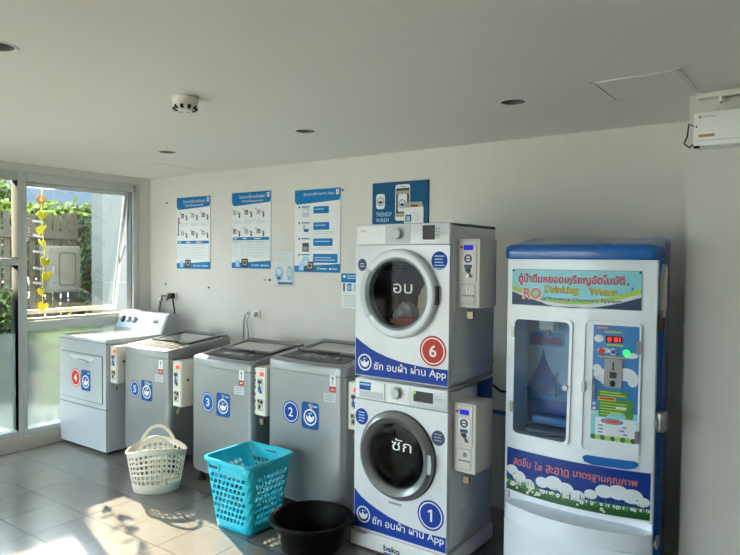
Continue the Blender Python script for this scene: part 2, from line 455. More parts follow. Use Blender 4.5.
# wooden fence
fe = thing('slatted_fence', 'weathered grey upright slat fence behind the metal cabinet', 'fence', (-3.0, 0, -0.13))
sl = MB(); y = -3.6
while y < 0.9:
    h = 2.33+random.uniform(-.02, .02)
    sl.box((-0.012, y, 0), (0.012, y+0.075, h), 'wood_grey'); y += 0.108
sl.build('slats', fe)
for z in (0.5, 2.0): MB().box((0.012, -3.6, z), (0.05, 0.92, z+0.10), 'wood_grey').build('rail', fe)
for yy in (-3.5, -1.9, -0.3, 0.86): MB().box((-0.09, yy, 0), (-0.012, yy+0.09, 2.36), 'wood_grey').build('post', fe)
# electric cabinet on the fence
cb = thing('meter_cabinet', 'pale grey metal meter cabinet with rounded door frame on the fence', 'cabinet', (-2.93, 0.38, 1.16))
MB().box((0, 0, 0), (0.2, 0.45, 0.61), 'cabinet_grey', 0.01).build('body', cb)
for z in (0.08, 0.46): MB().box((-0.0575, 0.05, z), (0.004, 0.40, z+0.04), 'alu_dark').build('bracket', cb)
CF = Frame((0.2, 0, 0), (0, 1, 0), (0, 0, 1))
dr = MB().rect(CF, 0.02, 0.03, 0.43, 0.58, 'cabinet_grey', 0, 0.012, 0.02)
o = rrect(0.15, 0.09, 0.38, 0.53, 0.04); i_ = rrect(0.165, 0.105, 0.365, 0.515, 0.03)
dr.loft([[CF(a, b, 0.012) for a, b in o], [CF(a, b, 0.02) for a, b in o], [CF(a, b, 0.02) for a, b in i_], [CF(a, b, 0.012) for a, b in i_]], 'wood_grey', False, False, False)
dr.build('door', cb)
MB().box((0.212, 0.06, 0.24), (0.232, 0.08, 0.34), 'alu_dark', 0.004).build('handle', cb)
# outside white wall
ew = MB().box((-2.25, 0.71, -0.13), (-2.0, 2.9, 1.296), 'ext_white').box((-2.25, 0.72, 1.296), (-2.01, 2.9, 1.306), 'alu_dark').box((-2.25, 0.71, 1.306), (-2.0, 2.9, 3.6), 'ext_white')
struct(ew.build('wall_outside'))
# garden tree and hills
def tree(loc, h, r, n, label, mats):
    t = thing('tree', label, 'tree', loc)
    tr = MB(); tr.tube([(0, 0, 0), (0.05, 0.03, h*0.4), (-0.03, 0.06, h*0.75)], [0.12, 0.09, 0.04], 'bark', 8)
    for k in range(6):
        a = k*1.05; tr.tube([(0.03, 0.03, h*0.4), (cos(a)*r*0.5, sin(a)*r*0.5, h*0.62), (cos(a)*r*0.8, sin(a)*r*0.8, h*0.75)], [0.05, 0.03, 0.012], 'bark', 6)
    tr.build('trunk', t)
    cr_ = MB(); P = []
    for k in range(n):
        a = random.random()*6.28; c = random.uniform(-1, 1); q = r*random.random()**0.35
        P.append((q*sqrt(1-c*c)*cos(a), q*sqrt(1-c*c)*sin(a), h*0.75+q*c*0.75))
    leaves(cr_, P, 0.13, mats); cr_.build('crown', t, fix=False)
tree((-8.0, 1.4, -0.13), 3.3, 1.25, 2600, 'leafy green garden tree beyond the fence, seen through the left pane', ['leaf_a', 'leaf_c', 'leaf_b'])
tree((-9.5, 4.6, -0.13), 2.6, 1.2, 2200, 'low garden tree beyond the hedge, next to the outside wall', ['leaf_a', 'leaf_b'])
hl = MB(); R = []
for j in range(2):
    pass
pts = []
for i in range(41):
    y = -30+i*3.0; z = 11.0+1.6*sin(i*0.37+2.2)+0.6*sin(i*1.13)
    R.append([(-60, y, -0.3), (-64, y, z*0.6), (-70, y, z), (-76, y, z*0.5), (-79, y, -0.3)])
hl.loft([list(r) for r in R], 'hill_haze_blue', True, True, True)
struct(hl.build('hill'))

# leaf garland hanging outside the sash
gl = thing('leaf_garland', 'string of yellow heart-shaped leaves hanging outside the window', 'garland', (-0.235, -0.955, 2.27))
MB().tube([(0, 0.0, 0.02), (0.0, -0.012, -0.3), (0.0, 0.02, -0.6), (0, 0.0, -0.9), (0, 0.0, -1.12)], 0.004, 'yellow_leaf', 6).build('string', gl)
heart = [(0.0, -0.058)]+[(0.045*cos(t)**1 if 0 else 0.048*sin(t)**3*1.0, 0.012*(2.7*cos(t)-1.3*cos(2*t)-0.5*cos(3*t)-0.2*cos(4*t))*1.5) for t in [pi-0.35-(2*pi-0.7)*k/22 for k in range(23)]]
for k, z in enumerate((0.27, 0.40, 0.525, 0.69, 0.815, 0.955, 1.09)):
    F = Frame((0.004, [0.0, -0.015, 0.0, 0.02, 0.04, -0.012, 0.0][k], -z), (0.5*sin(k*2.1), 1, 0.35*sin(k*1.7)), (0.1, 0.35*sin(k*2.3), 1))
    MB().prism([(a*0.95, b*0.85) for a, b in heart], F, -0.002, 0.002, 'yellow_leaf').build('leaf', gl)
for k, z in enumerate((0.33, 0.46, 0.60, 0.75, 0.88)):
    F = Frame((0.0, -0.02, -z), (0.3, 1, -0.15-0.1*(k % 2)), (0, 0.15, 1))
    MB().prism(rrect(-0.06, -0.010, 0.03, 0.010, 0.004), F, -0.001, 0.001, 'paper').build('tag', gl)
F = Frame((0, -0.01, -0.13), (0, 1, 0), (0, 0, 1), (1, 0, 0))
fl = MB()
for k in range(6):
    a = k*pi/3; fl.disc(F, 0.03*cos(a), 0.03*sin(a), 0.018, 'orange', -0.002+0.0004*k, 0.002+0.0004*k, 12)
fl.build('flower', gl)

# ------------------------------------------------------------ ceiling fittings
SDL = ['recessed ceiling downlight right above the water vending machine side', 'recessed ceiling downlight in front of the tall step-by-step poster, dark inside',
       'recessed ceiling downlight nearest the window wall and the far corner', 'recessed ceiling downlight cut off by the left edge of the photo']
SDL[0] = 'recessed ceiling downlight nearest the access hatch, above the stacked machines'
dl = thing('recessed_downlight', SDL[0], 'ceiling light', (DL[0][0], DL[0][1], H), 'ceiling downlights')
MB().lathe([(0.058, 0.0), (0.06, -0.003), (0.069, -0.004), (0.072, -0.001), (0.072, 0.0)], 'ceiling_paint', n=40).build('trim_ring', dl)
MB().lathe([(0.06, -0.001), (0.056, 0.03), (0.045, 0.085), (0.0, 0.09)], 'silver_dark', n=32).build('reflector', dl)
MB().lathe([(0.0, 0.02), (0.022, 0.024), (0.03, 0.04), (0.022, 0.07), (0.014, 0.086)], 'offwhite', n=20).build('bulb', dl)
for (x, y), l in zip(DL[1:], SDL[1:]): dup(dl, (x, y, H), l)
sm = thing('smoke_detector', 'round cream smoke detector with dark vents on the ceiling', 'smoke detector', (2.955, -1.89, H))
MB().lathe([(0.0, 0.0), (0.062, 0.0), (0.064, -0.012), (0.06, -0.016), (0.058, -0.05), (0.05, -0.058), (0, -0.058)], 'offwhite', n=36).build('housing', sm)
b = MB()
for k in range(10):
    a = 2*pi*k/10; b.box((-0.008, 0.045, -0.064), (0.008, 0.059, -0.044), 'black', 0.002, mtx=Matrix.Rotation(a, 4, 'Z'))
b.build('vents', sm)
MB().lathe([(0.0, -0.07), (0.028, -0.068), (0.034, -0.057)], 'offwhite', n=24).build('sensor_cap', sm)
def hatch(name, label, x0, y0, x1, y1, skew=0):
    t = thing(name, label, 'access hatch', (x0, y0, H), 'ceiling access hatches')
    F = Frame((0, 0, 0), (1, 0, 0), (0, -1, 0)); w, d = x1-x0, y1-y0
    F = Frame((0, 0, 0), (1, 0, 0), (0, 1, 0), (0, 0, -1))
    m = MB()
    for q in ((0, 0, w, 0.014), (0, d-0.014, w, d), (0, 0, 0.014, d), (w-0.014, 0, w, d)): m.rect(F, *q, 'ceiling_paint', 0, 0.004)
    m.build('frame', t); MB().rect(F, 0.02, 0.02, w-0.02, d-0.02, 'ceiling_paint', 0, 0.003).build('panel', t)
hatch('ceiling_hatch', 'square ceiling access hatch close to the right wall and the white air curtain', 4.64, -1.06, 5.0, -0.68)
hatch('ceiling_hatch', 'small ceiling access hatch close to the far window corner', 0.64, -0.60, 0.98, -0.21)

# ------------------------------------------------------------ air curtain box on the right wall
ac = thing('air_curtain', 'long white air curtain box mounted high on the right wall', 'air curtain', (4.99, -0.57, 2.157))
MB().box((0, -0.11, 0), (0.95, -0.0005, 0.153), 'white', 0.006).build('casing', ac)
A = Frame((0, -0.11, 0))
m = MB()
m.rect(A, 0.02, 0.040, 0.085, 0.052, 'orange_label', 0, 0.0006)
m.build('orange_label', ac)['label'] = 'orange strip label'
m = MB().disc(A, 0.025, 0.130, 0.006, 'orange_label'); m.rect(A, 0.038, 0.127, 0.085, 0.133, 'print_pale'); m.build('maker_badge', ac)
m = MB().rect(A, 0.01, 0.022, 0.93, 0.025, 'print_pale', 0, 0.001); m.disc(A, 0.012, 0.088, 0.004, 'black'); m.build('groove', ac)
MB().box((0.0, -0.112, -0.006), (0.025, -0.085, 0.003), 'black', 0.002).build('corner_foot', ac)
m = MB()
for k in range(12): m.box((0.12+0.06*k, -0.095, 0.1525), (0.16+0.06*k, -0.03, 0.157), 'offwhite', 0.002)
m.build('top_vent', ac)
MB().tube([(0.0, -0.04, 0.10), (-0.03, -0.05, 0.115), (-0.035, -0.05, 0.06), (-0.05, -0.04, 0.03), (-0.03, -0.03, 0.01), (0.0, -0.04, 0.03)], 0.004, 'cable_black', 8).build('lead', ac)
cd = thing('cable_duct', 'cream cable duct under the ceiling above the air curtain', 'cable duct', (4.96, -0.57, 2.36))
MB().box((0.03, -0.05, 0.025), (0.30, -0.0005, 0.0505), 'offwhite', 0.004).build('duct', cd)
MB().box((0.12, -0.045, 0.0), (0.135, -0.015, 0.026), 'white', 0.003).build('bracket', cd)
MB().tube([(0.25, -0.03, 0.03), (0.28, -0.05, -0.01), (0.34, -0.06, -0.030), (0.5, -0.06, -0.022)], 0.006, 'cable_black', 8).build('cable', cd)

# ------------------------------------------------------------ posters on the back wall
def bars(mb, F, a0, b0, a1, n, dy, h, m, c=0.0006, ragged=True):
    for i in range(n):
        mb.rect(F, a0, b0-i*dy-h, a1-(random.random()*0.25*(a1-a0) if ragged else 0), b0-i*dy, m, 0, c)
def logo(mb, F, a, b, r, c=0.0012, fg='white', bgc='blue_app'):
    """white ring with a little tub of water inside"""
    mb.ring(F, a, b, r*0.84, r, fg, 0, c)
    tub = [(a+r*0.62*cos(q), b+r*0.05+r*0.62*sin(q)) for q in [pi+pi*i/14 for i in range(15)]]
    mb.prism(tub+[(a+r*(0.62-1.24*i/14), b+r*(0.12+0.13*sin(i*0.95+0.6))) for i in range(15)], F, 0, c, fg)
    mb.disc(F, a-r*0.1, b+r*0.42, r*0.10, fg, 0, c, 14); mb.disc(F, a+r*0.2, b+r*0.50, r*0.07, fg, 0, c, 14)
def board(name, label, cat, x0, z0, x1, z1, group=None, mt='paper', th=0.006):
    t = thing(name, label, cat, (x0, -0.0005, z0), group)
    F = Frame((0, 0, 0)); w, h = x1-x0, z1-z0
    MB().rect(F, 0, 0, w, h, mt, 0, th).build('board', t)
    return t, Frame((0, -th, 0)), w, h
def head_foot(t, F, w, h, title, sub):
    m = MB()
    m.prism([(0, h), (0, h-0.085), (0.012, h-0.105), (0.03, h-0.115), (w-0.02, h-0.095), (w-0.005, h-0.085), (w, h-0.06), (w, h)], F, 0, 0.0008, 'poster_blue')
    m.text(F, title, w*0.2, h-0.052, w*0.86, h-0.022, 'paper', 0.0012)
    m.text(F, sub, w*0.27, h-0.09, w*0.8, h-0.064, 'paper', 0.0012)
    m.rect(F, w-0.045, h-0.05, w-0.015, h-0.012, 'paper', 0, 0.0012, 0.006); m.ring(F, w-0.03, h-0.031, 0.006, 0.010, 'poster_blue', 0, 0.0016, 16)
    m.build('header', t)
    m = MB()
    m.prism([(0, 0), (w, 0), (w, 0.07), (w*0.55, 0.058), (w*0.2, 0.052), (0, 0.05)], F, 0, 0.0008, 'poster_blue')
    m.rect(F, 0.05, 0.012, 0.10, 0.072, 'print_light_blue', 0, 0.0012); m.rect(F, 0.125, 0.010, 0.205, 0.085, 'print_dark', 0, 0.0012)
    m.rect(F, 0.14, 0.03, 0.19, 0.07, 'print_tan', 0, 0.0016); m.rect(F, 0.148, 0.038, 0.182, 0.062, 'print_dark', 0, 0.002)
    m.disc(F, w*0.54, 0.030, 0.010, 'lime', 0, 0.0012, 16); bars(m, F, w*0.58, 0.034, w*0.74, 1, .02, .011, 'print_light_blue', 0.0012)
    m.disc(F, w*0.79, 0.028, 0.009, 'paper', 0, 0.0012, 16); bars(m, F, w*0.82, 0.034, w*0.96, 1, .02, .011, 'print_light_blue', 0.0012)
    m.build('footer', t)
def machine_icon(m, F, a, b, s, k):
    c = ['print_grey', 'print_dark'][k % 2]
    m.rect(F, a-s, b-s, a+s, b+s, c, 0, 0.0012, s*0.3); m.disc(F, a, b-s*0.1, s*0.6, 'paper', 0, 0.0016, 14); m.disc(F, a, b-s*0.1, s*0.35, c, 0, 0.002, 12)
def hand_icon(m, F, a, b, s, k):
    m.rect(F, a-s*0.3, b-s*1.4, a+s*0.35, b-s*0.2, 'print_dark', 0, 0.0012, s*0.2); m.disc(F, a, b, s*0.55, 'print_grey', 0, 0.0012, 12)
    m.rect(F, a-s*0.9, b+s*0.2, a-s*0.1, b+s*0.8, ['print_tan', 'salmon', 'print_grey'][k % 3], 0, 0.0012, s*0.2)
GP = 'blue and white instruction posters'
def steps_poster(x0, z0, x1, z1, label, title, sub, seed, strip):
    random.seed(seed)
    t, F, w, h = board('wall_poster', label, 'poster', x0, z0, x1, z1, GP)
    head_foot(t, F, w, h, title, sub)
    m = MB()
    for r in range(2):
        for c in range(3):
            a = w*(0.20+0.31*c)+(0.02 if strip else -0.03); b = h-0.185-0.165*r
            machine_icon(m, F, a-0.03, b+0.012, 0.020, r+c+seed); hand_icon(m, F, a+0.03, b, 0.024, c+r)
            m.disc(F, a-0.062, b+0.04, 0.006, 'print_dark', 0, 0.0012, 10)
            bars(m, F, a-0.06, b-0.058, a+0.06, 3, 0.012, 0.005, 'print_pale')
    if strip:
        m.rect(F, 0.018, h-0.36, 0.030, h-0.19, 'print_dark', 0, 0.0012); m.disc(F, 0.03, h-0.20, 0.016, 'print_tan', 0, 0.0012, 14); m.disc(F, 0.045, h-0.235, 0.010, 'red', 0, 0.0012, 12)
        m.disc(F, 0.024, h-0.345, 0.012, 'poster_blue', 0, 0.0016, 12)
    m.build('step_pictures', t)
    m = MB(); tb = 0.245 if not strip else 0.235
    m.rect(F, 0.012, tb, w-0.018, tb+0.026, 'poster_blue', 0, 0.0010)
    bars(m, F, 0.03, tb+0.018, 0.07, 1, .02, .008, 'paper', 0.0014); bars(m, F, 0.14, tb+0.018, 0.2, 1, .02, .008, 'paper', 0.0014); bars(m, F, 0.28, tb+0.018, 0.38, 1, .02, .008, 'paper', 0.0014)
    for a in (0.012, 0.105, 0.19, w-0.02): m.rect(F, a, 0.10, a+0.002, tb, 'print_light_blue', 0, 0.0010)
    for i in range(6):
        b = tb-0.004-i*0.024
        m.rect(F, 0.012, b-0.020, w-0.018, b-0.0185, 'print_light_blue', 0, 0.0010)
        bars(m, F, 0.02, b-0.006, 0.09, 1, .02, .006, 'print_pale'); bars(m, F, 0.115, b-0.006, 0.18, 1, .02, .006, 'print_pale'); bars(m, F, 0.2, b-0.006, w-0.04, 1, .02, .006, 'print_pale')
    m.build('table', t)
steps_poster(0.425, 1.53, 0.905, 2.20, 'white and blue steps poster nearest the window, with a vertical strip at its left', 'ขั้นตอนการใช้งานเครื่องอบผ้า', 'ด้วยเหรียญและแอป', 3, True)
steps_poster(1.195, 1.545, 1.672, 2.205, 'middle white and blue steps poster, left of the plastic sleeve', 'ขั้นตอนการใช้งานเครื่องซักผ้า', 'ด้วยเหรียญและแอป', 4, False)
random.seed(11)
t, F, w, h = board('wall_poster', 'white poster with four blue speech boxes, right of the plastic sleeve', 'poster', 1.945, 1.527, 2.42, 2.187, GP)
head_foot(t, F, w, h, 'ขั้นตอนใช้งานผ่าน App', ' ')
m = MB()
for i in range(4):
    b = h-0.165-0.128*i; hh = (0.028, 0.030, 0.030, 0.036)[i]; ww = (0.16, 0.165, 0.20, 0.25)[i]
    m.rect(F, 0.20, b-hh, 0.20+ww, b+hh, 'poster_blue', 0, 0.0010, 0.01)
    bars(m, F, 0.215, b+0.010, 0.20+ww-0.02, 2 if i == 3 else 1, 0.02, 0.008, 'print_light_blue', 0.0014)
    if i: bars(m, F, 0.20, b-hh-0.012, w-0.04, 2, 0.014, 0.006, 'print_pale')
    m.disc(F, 0.05, b+0.028, 0.009, 'print_dark', 0, 0.0012, 14)
    m.rect(F, 0.075, b+0.024, 0.16, b+0.034, 'poster_blue', 0, 0.0010)
    if i == 0: m.rect(F, 0.085, b-0.055, 0.155, b+0.018, 'print_pale', 0, 0.001, 0.006); m.rect(F, 0.095, b-0.02, 0.145, b+0.005, 'paper', 0, 0.0014)
    if i == 1: m.rect(F, 0.09, b-0.03, 0.11, b+0.018, 'print_light_blue', 0, 0.001); m.rect(F, 0.10, b-0.045, 0.15, b-0.02, 'poster_blue', 0, 0.001)
    if i == 2: m.rect(F, 0.085, b-0.075, 0.155, b-0.005, 'print_dark', 0, 0.001); m.rect(F, 0.095, b-0.065, 0.145, b-0.035, 'print_grey', 0, 0.0014)
    if i == 3: m.rect(F, 0.085, b-0.085, 0.155, b-0.01, 'poster_blue', 0, 0.001); m.rect(F, 0.09, b-0.055, 0.15, b+0.016, 'print_light_blue', 0, 0.0014, 0.02); m.ring(F, 0.12, b-0.04, 0.012, 0.02, 'paper', 0, 0.002, 20); m.rect(F, 0.08, b-0.10, 0.16, b-0.085, 'print_dark', 0, 0.001)
m.build('step_boxes', t)

t, F, w, h = board('wall_sign', 'blue laundry app sign with phone picture above the stacked machines', 'sign', 2.728, 1.86, 3.208, 2.197, None, 'sign_blue', 0.012)
k = h-0.337
m = MB(); m.text(F, 'TRENDY', 0.032, 0.090, 0.178, 0.120, 'print_light_blue', bold=0.015); m.text(F, 'WASH', 0.032, 0.048, 0.148, 0.078, 'print_light_blue', bold=0.015); m.build('lettering', t)
m = MB(); m.rect(F, 0.035, 0.145, 0.112, 0.255, 'paper', 0, 0.0008, 0.02); logo(m, F, 0.0735, 0.20, 0.032, 0.0012, 'sign_blue', 'paper'); m.build('app_badge', t)
m = MB(); m.rect(F, 0.205, 0.055, 0.33, 0.315, 'paper', 0, 0.001, 0.018); m.rect(F, 0.212, 0.085, 0.323, 0.288, 'print_dark', 0, 0.0014); m.rect(F, 0.216, 0.088, 0.319, 0.11, 'print_tan', 0, 0.0018)
m.rect(F, 0.216, 0.245, 0.319, 0.27, 'print_tan', 0, 0.0018); m.rect(F, 0.228, 0.12, 0.305, 0.245, 'paper', 0, 0.0022, 0.012); logo(m, F, 0.266, 0.175, 0.032, 0.003, 'sign_blue', 'paper'); m.rect(F, 0.25, 0.297, 0.285, 0.302, 'print_grey', 0, 0.0014)
m.build('phone_picture', t)
m = MB(); m.prism([(0.29, 0.145), (0.30, 0.185), (0.43, 0.185), (0.445, 0.145)], F, 0, 0.004, 'print_tan'); m.rect(F, 0.285, 0.035, 0.445, 0.148, 'paper', 0, 0.0042); m.rect(F, 0.295, 0.045, 0.345, 0.095, 'sign_blue', 0, 0.0048); m.rect(F, 0.305, 0.05, 0.335, 0.085, 'print_light_blue', 0, 0.0054); bars(m, F, 0.355, 0.11, 0.43, 4, 0.016, 0.005, 'print_pale', 0.0048); m.rect(F, 0.34, 0.152, 0.40, 0.165, 'print_dark', 0, 0.0048)
m.build('machine_picture', t)

t = thing('plastic_sleeve', 'clear plastic document sleeve with blue icons taped between two posters', 'document sleeve', (1.708, -0.002, 1.408))
F = Frame((0, 0, 0)); m = MB().rect(F, 0.012, 0.008, 0.218, 0.285, 'paper', 0, 0.001); m.build('paper_sheet', t)
m = MB(); m.disc(F, 0.06, 0.10, 0.045, 'print_light_blue', 0.001, 0.0016, 28, 0.06); m.disc(F, 0.06, 0.115, 0.025, 'paper', 0.001, 0.002, 20); m.rect(F, 0.04, 0.05, 0.08, 0.075, 'poster_blue', 0.001, 0.002, 0.01)
m.rect(F, 0.155, 0.05, 0.205, 0.165, 'print_light_blue', 0.001, 0.0016, 0.02); m.rect(F, 0.165, 0.08, 0.195, 0.14, 'paper', 0.001, 0.002, 0.01); m.rect(F, 0.05, 0.012, 0.21, 0.03, 'poster_blue', 0.001, 0.0016)
bars(m, F, 0.03, 0.27, 0.2, 4, 0.02, 0.006, 'print_pale', 0.0016); m.build('printed_icons', t)
P = []
m = MB(); N = 14
def sleeve(a, b, c=0): return Vector((a+0.004*sin(b*40), -0.005-0.0012*sin(a*40+b*25)-c, b))
m.sheet(sleeve, 0, 0, 0.232, 0.30, 'sleeve', 0, N, N); m.build('sleeve_film', t)

t, F, w, h = board('price_notice', 'small blue-topped notice half hidden beside the stacked machines', 'notice', 2.432, 1.255, 2.66, 1.524, None, 'paper', 0.003)
m = MB(); m.rect(F, 0, 0.20, w, h, 'poster_blue', 0, 0.0008); m.disc(F, 0.03, 0.245, 0.012, 'paper', 0, 0.0012, 16); bars(m, F, 0.055, 0.255, 0.2, 2, .018, .009, 'print_light_blue', 0.0012); m.build('heading', t)
m = MB(); m.rect(F, 0.02, 0.13, 0.035, 0.195, 'print_dark', 0, 0.001); m.rect(F, 0.06, 0.135, 0.10, 0.19, 'poster_blue', 0, 0.001); m.ring(F, 0.08, 0.16, 0.01, 0.016, 'paper', 0, 0.0014, 18); m.rect(F, 0.12, 0.135, 0.2, 0.19, 'print_light_blue', 0, 0.001); bars(m, F, 0.03, 0.10, 0.2, 5, .018, .006, 'print_pale'); m.build('pictures', t)

# sockets, cords, screw holes
def socket(label, x, z, s=0.075):
    t = thing('wall_socket', label, 'socket', (x, -0.0005, z), 'wall sockets')
    MB().box((-s/2, -0.012, -s/2), (s/2, 0, s/2), 'offwhite', 0.004).build('plate', t)
    m = MB(); F = Frame((0, -0.012, 0)); m.ring(F, 0, 0, 0.018, 0.022, 'offwhite', 0, 0.002); m.rect(F, -0.010, -0.005, -0.006, 0.005, 'black'); m.rect(F, 0.006, -0.005, 0.010, 0.005, 'black'); m.build('outlet', t)
    return t
socket('white wall socket above the white dryer, black plug in it', 0.385, 1.262)
MB_ = thing('power_cord', 'black plug and cord dropping from the socket above the white dryer', 'cord', (0.385, -0.014, 1.262))
MB().box((-0.028, -0.05, -0.022), (0.03, -0.003, 0.03), 'rubber', 0.006).build('plug', MB_)
MB().tube([(0.02, -0.04, 0.0), (0.05, -0.045, -0.03), (0.06, -0.035, -0.12), (0.06, -0.03, -0.5), (0.05, -0.02, -0.75)], 0.008, 'cable_black', 8).build('cord', MB_)
wt = thing('water_tap', 'small grey valve and pipe stub on the wall behind the white dryer', 'tap', (0.27, -0.0005, 1.235))
MB().cyl((0, -0.06, 0), (0, 0, 0), 0.022, 'ring_grey').box((-0.06, -0.06, -0.02), (0.04, -0.025, 0.02), 'offwhite', 0.008).build('valve_body', wt)
MB().tube([(-0.04, -0.045, 0), (-0.06, -0.045, -0.1), (-0.06, -0.04, -0.35)], 0.012, 'ring_grey', 8).build('hose', wt)
MB().box((-0.01, -0.075, 0.02), (0.03, -0.03, 0.035), 'ring_grey', 0.004).build('lever', wt)
socket('white wall socket above washing machine number 3', 1.515, 1.152)
t = thing('power_cord', 'two grey cords looping from the socket above washing machine number 3', 'cord', (1.515, -0.014, 1.152))
MB().box((-0.03, -0.045, -0.018), (0.02, -0.003, 0.022), 'offwhite', 0.006).cyl((-0.075, -0.03, 0.01), (-0.02, -0.03, 0.006), 0.013, 'ring_grey', n=12).build('plug', t)
MB().tube([(-0.06, -0.03, 0.01), (-0.10, -0.03, 0.0), (-0.125, -0.03, -0.06), (-0.13, -0.025, -0.3), (-0.12, -0.02, -0.5)], 0.006, 'ring_grey', 8).build('cord', t)
MB().tube([(-0.05, -0.035, 0.0), (-0.08, -0.04, -0.05), (-0.07, -0.035, -0.12), (-0.055, -0.03, -0.3), (-0.06, -0.02, -0.5)], 0.006, 'ring_grey', 8).build('cord', t)
for x, z, l in ((0.266, 2.161, 'screw hole in the wall left of the first poster'), (0.25, 1.375, 'screw hole in the wall above the grey valve'), (0.883, 1.362, 'screw hole in the wall under the first poster'), (2.437, 2.166, 'screw hole at the upper right corner of the four-box poster'),
                (1.60, 1.45, 'left screw hole of the pair beside the plastic sleeve'), (1.66, 1.451, 'right screw hole of the pair beside the plastic sleeve')):
    o = MB().cyl((0, -0.006, 0), (0, -0.0005, 0), 0.009 if z != 1.45 else 0.006, 'print_dark', n=12).box((-0.016, -0.004, -0.003), (0.012, -0.0005, 0.004), 'print_grey').build('wall_plug', None, (x, 0, z))
    tag(o, l, 'wall plug', 'wall plugs')

# ------------------------------------------------------------ coin boxes
def coin_small(parent, x, y, z, h, w=0.105, d=0.17, bracket=False):
    cb = MB().box((x, y, z), (x+w, y+d, z+h), 'offwhite', 0.005).build('coin_box', parent)
    F = Frame((x, y, z)); k = h/0.33
    m = MB().rect(F, 0.012, 0.02*k, w-0.010, h-0.012, 'offwhite', 0, 0.003, 0.004)
    m.rect(F, w-0.010, 0.0, w-0.0075, h, 'print_grey', 0, 0.001); m.build('front_plate', cb)
    m = MB().rect(F, 0.045, h-0.058, 0.082, h-0.030, 'red_led', 0.003, 0.004, 0.004); m.build('red_display', cb)
    m = MB().rect(F, 0.026, 0.15*k, 0.070, 0.255*k, 'plate_grey', 0.003, 0.008, 0.012); m.rect(F, 0.03, 0.222*k, 0.066, 0.245*k, 'navy', 0.008, 0.0095)
    m.rect(F, 0.034, 0.165*k, 0.060, 0.20*k, 'pipe_blue', 0.008, 0.0095, 0.008); m.rect(F, 0.042, 0.19*k, 0.049, 0.23*k, 'black', 0.0095, 0.011); m.rect(F, 0.05, 0.155*k, 0.066, 0.175*k, 'black', 0.008, 0.010)
    m.build('coin_mechanism', cb)
    m = MB().rect(F, 0.024, 0.035*k, 0.076, 0.115*k, 'print_tan', 0.003, 0.004); m.disc(F, 0.034, 0.10*k, 0.010, 'print_dark', 0.004, 0.006, 16); m.disc(F, 0.062, 0.095*k, 0.012, 'black', 0.004, 0.006, 16); m.disc(F, 0.045, 0.06*k, 0.013, 'print_dark', 0.004, 0.006, 16); m.rect(F, 0.058, 0.045*k, 0.07, 0.065*k, 'offwhite', 0.004, 0.006)
    m.build('coin_return', cb)
    if bracket:
        m = MB()
        for i in range(7):
            b = 0.02+(h-0.04)*i/6; m.disc(F, -0.004, b, 0.012, 'offwhite', -0.01, 0.002, 14); m.disc(F, -0.004, b, 0.005, 'print_dark', 0.002, 0.003, 10)
        m.build('bracket', cb)
    padlock(cb, F, w*0.5, -0.005)
    S_ = Frame((x+w, y, z), (0, 1, 0), (0, 0, 1)); MB().disc(S_, d*0.35, h*0.58, 0.010, 'black', 0, 0.004, 16).build('key_hole', cb)
    return cb
def padlock(cb, F, a, b, m0='brass'):
    m = MB(); m.tube([F(a-0.010, b-0.022, -0.015), F(a-0.010, b, -0.015), F(a, b+0.008, -0.015), F(a+0.010, b, -0.015), F(a+0.010, b-0.022, -0.015)], 0.003, 'steel', 6)
    m.prism(rrect(a-0.016, b-0.055, a+0.016, b-0.02, 0.004), F, -0.024, -0.006, m0); m.build('padlock', cb)
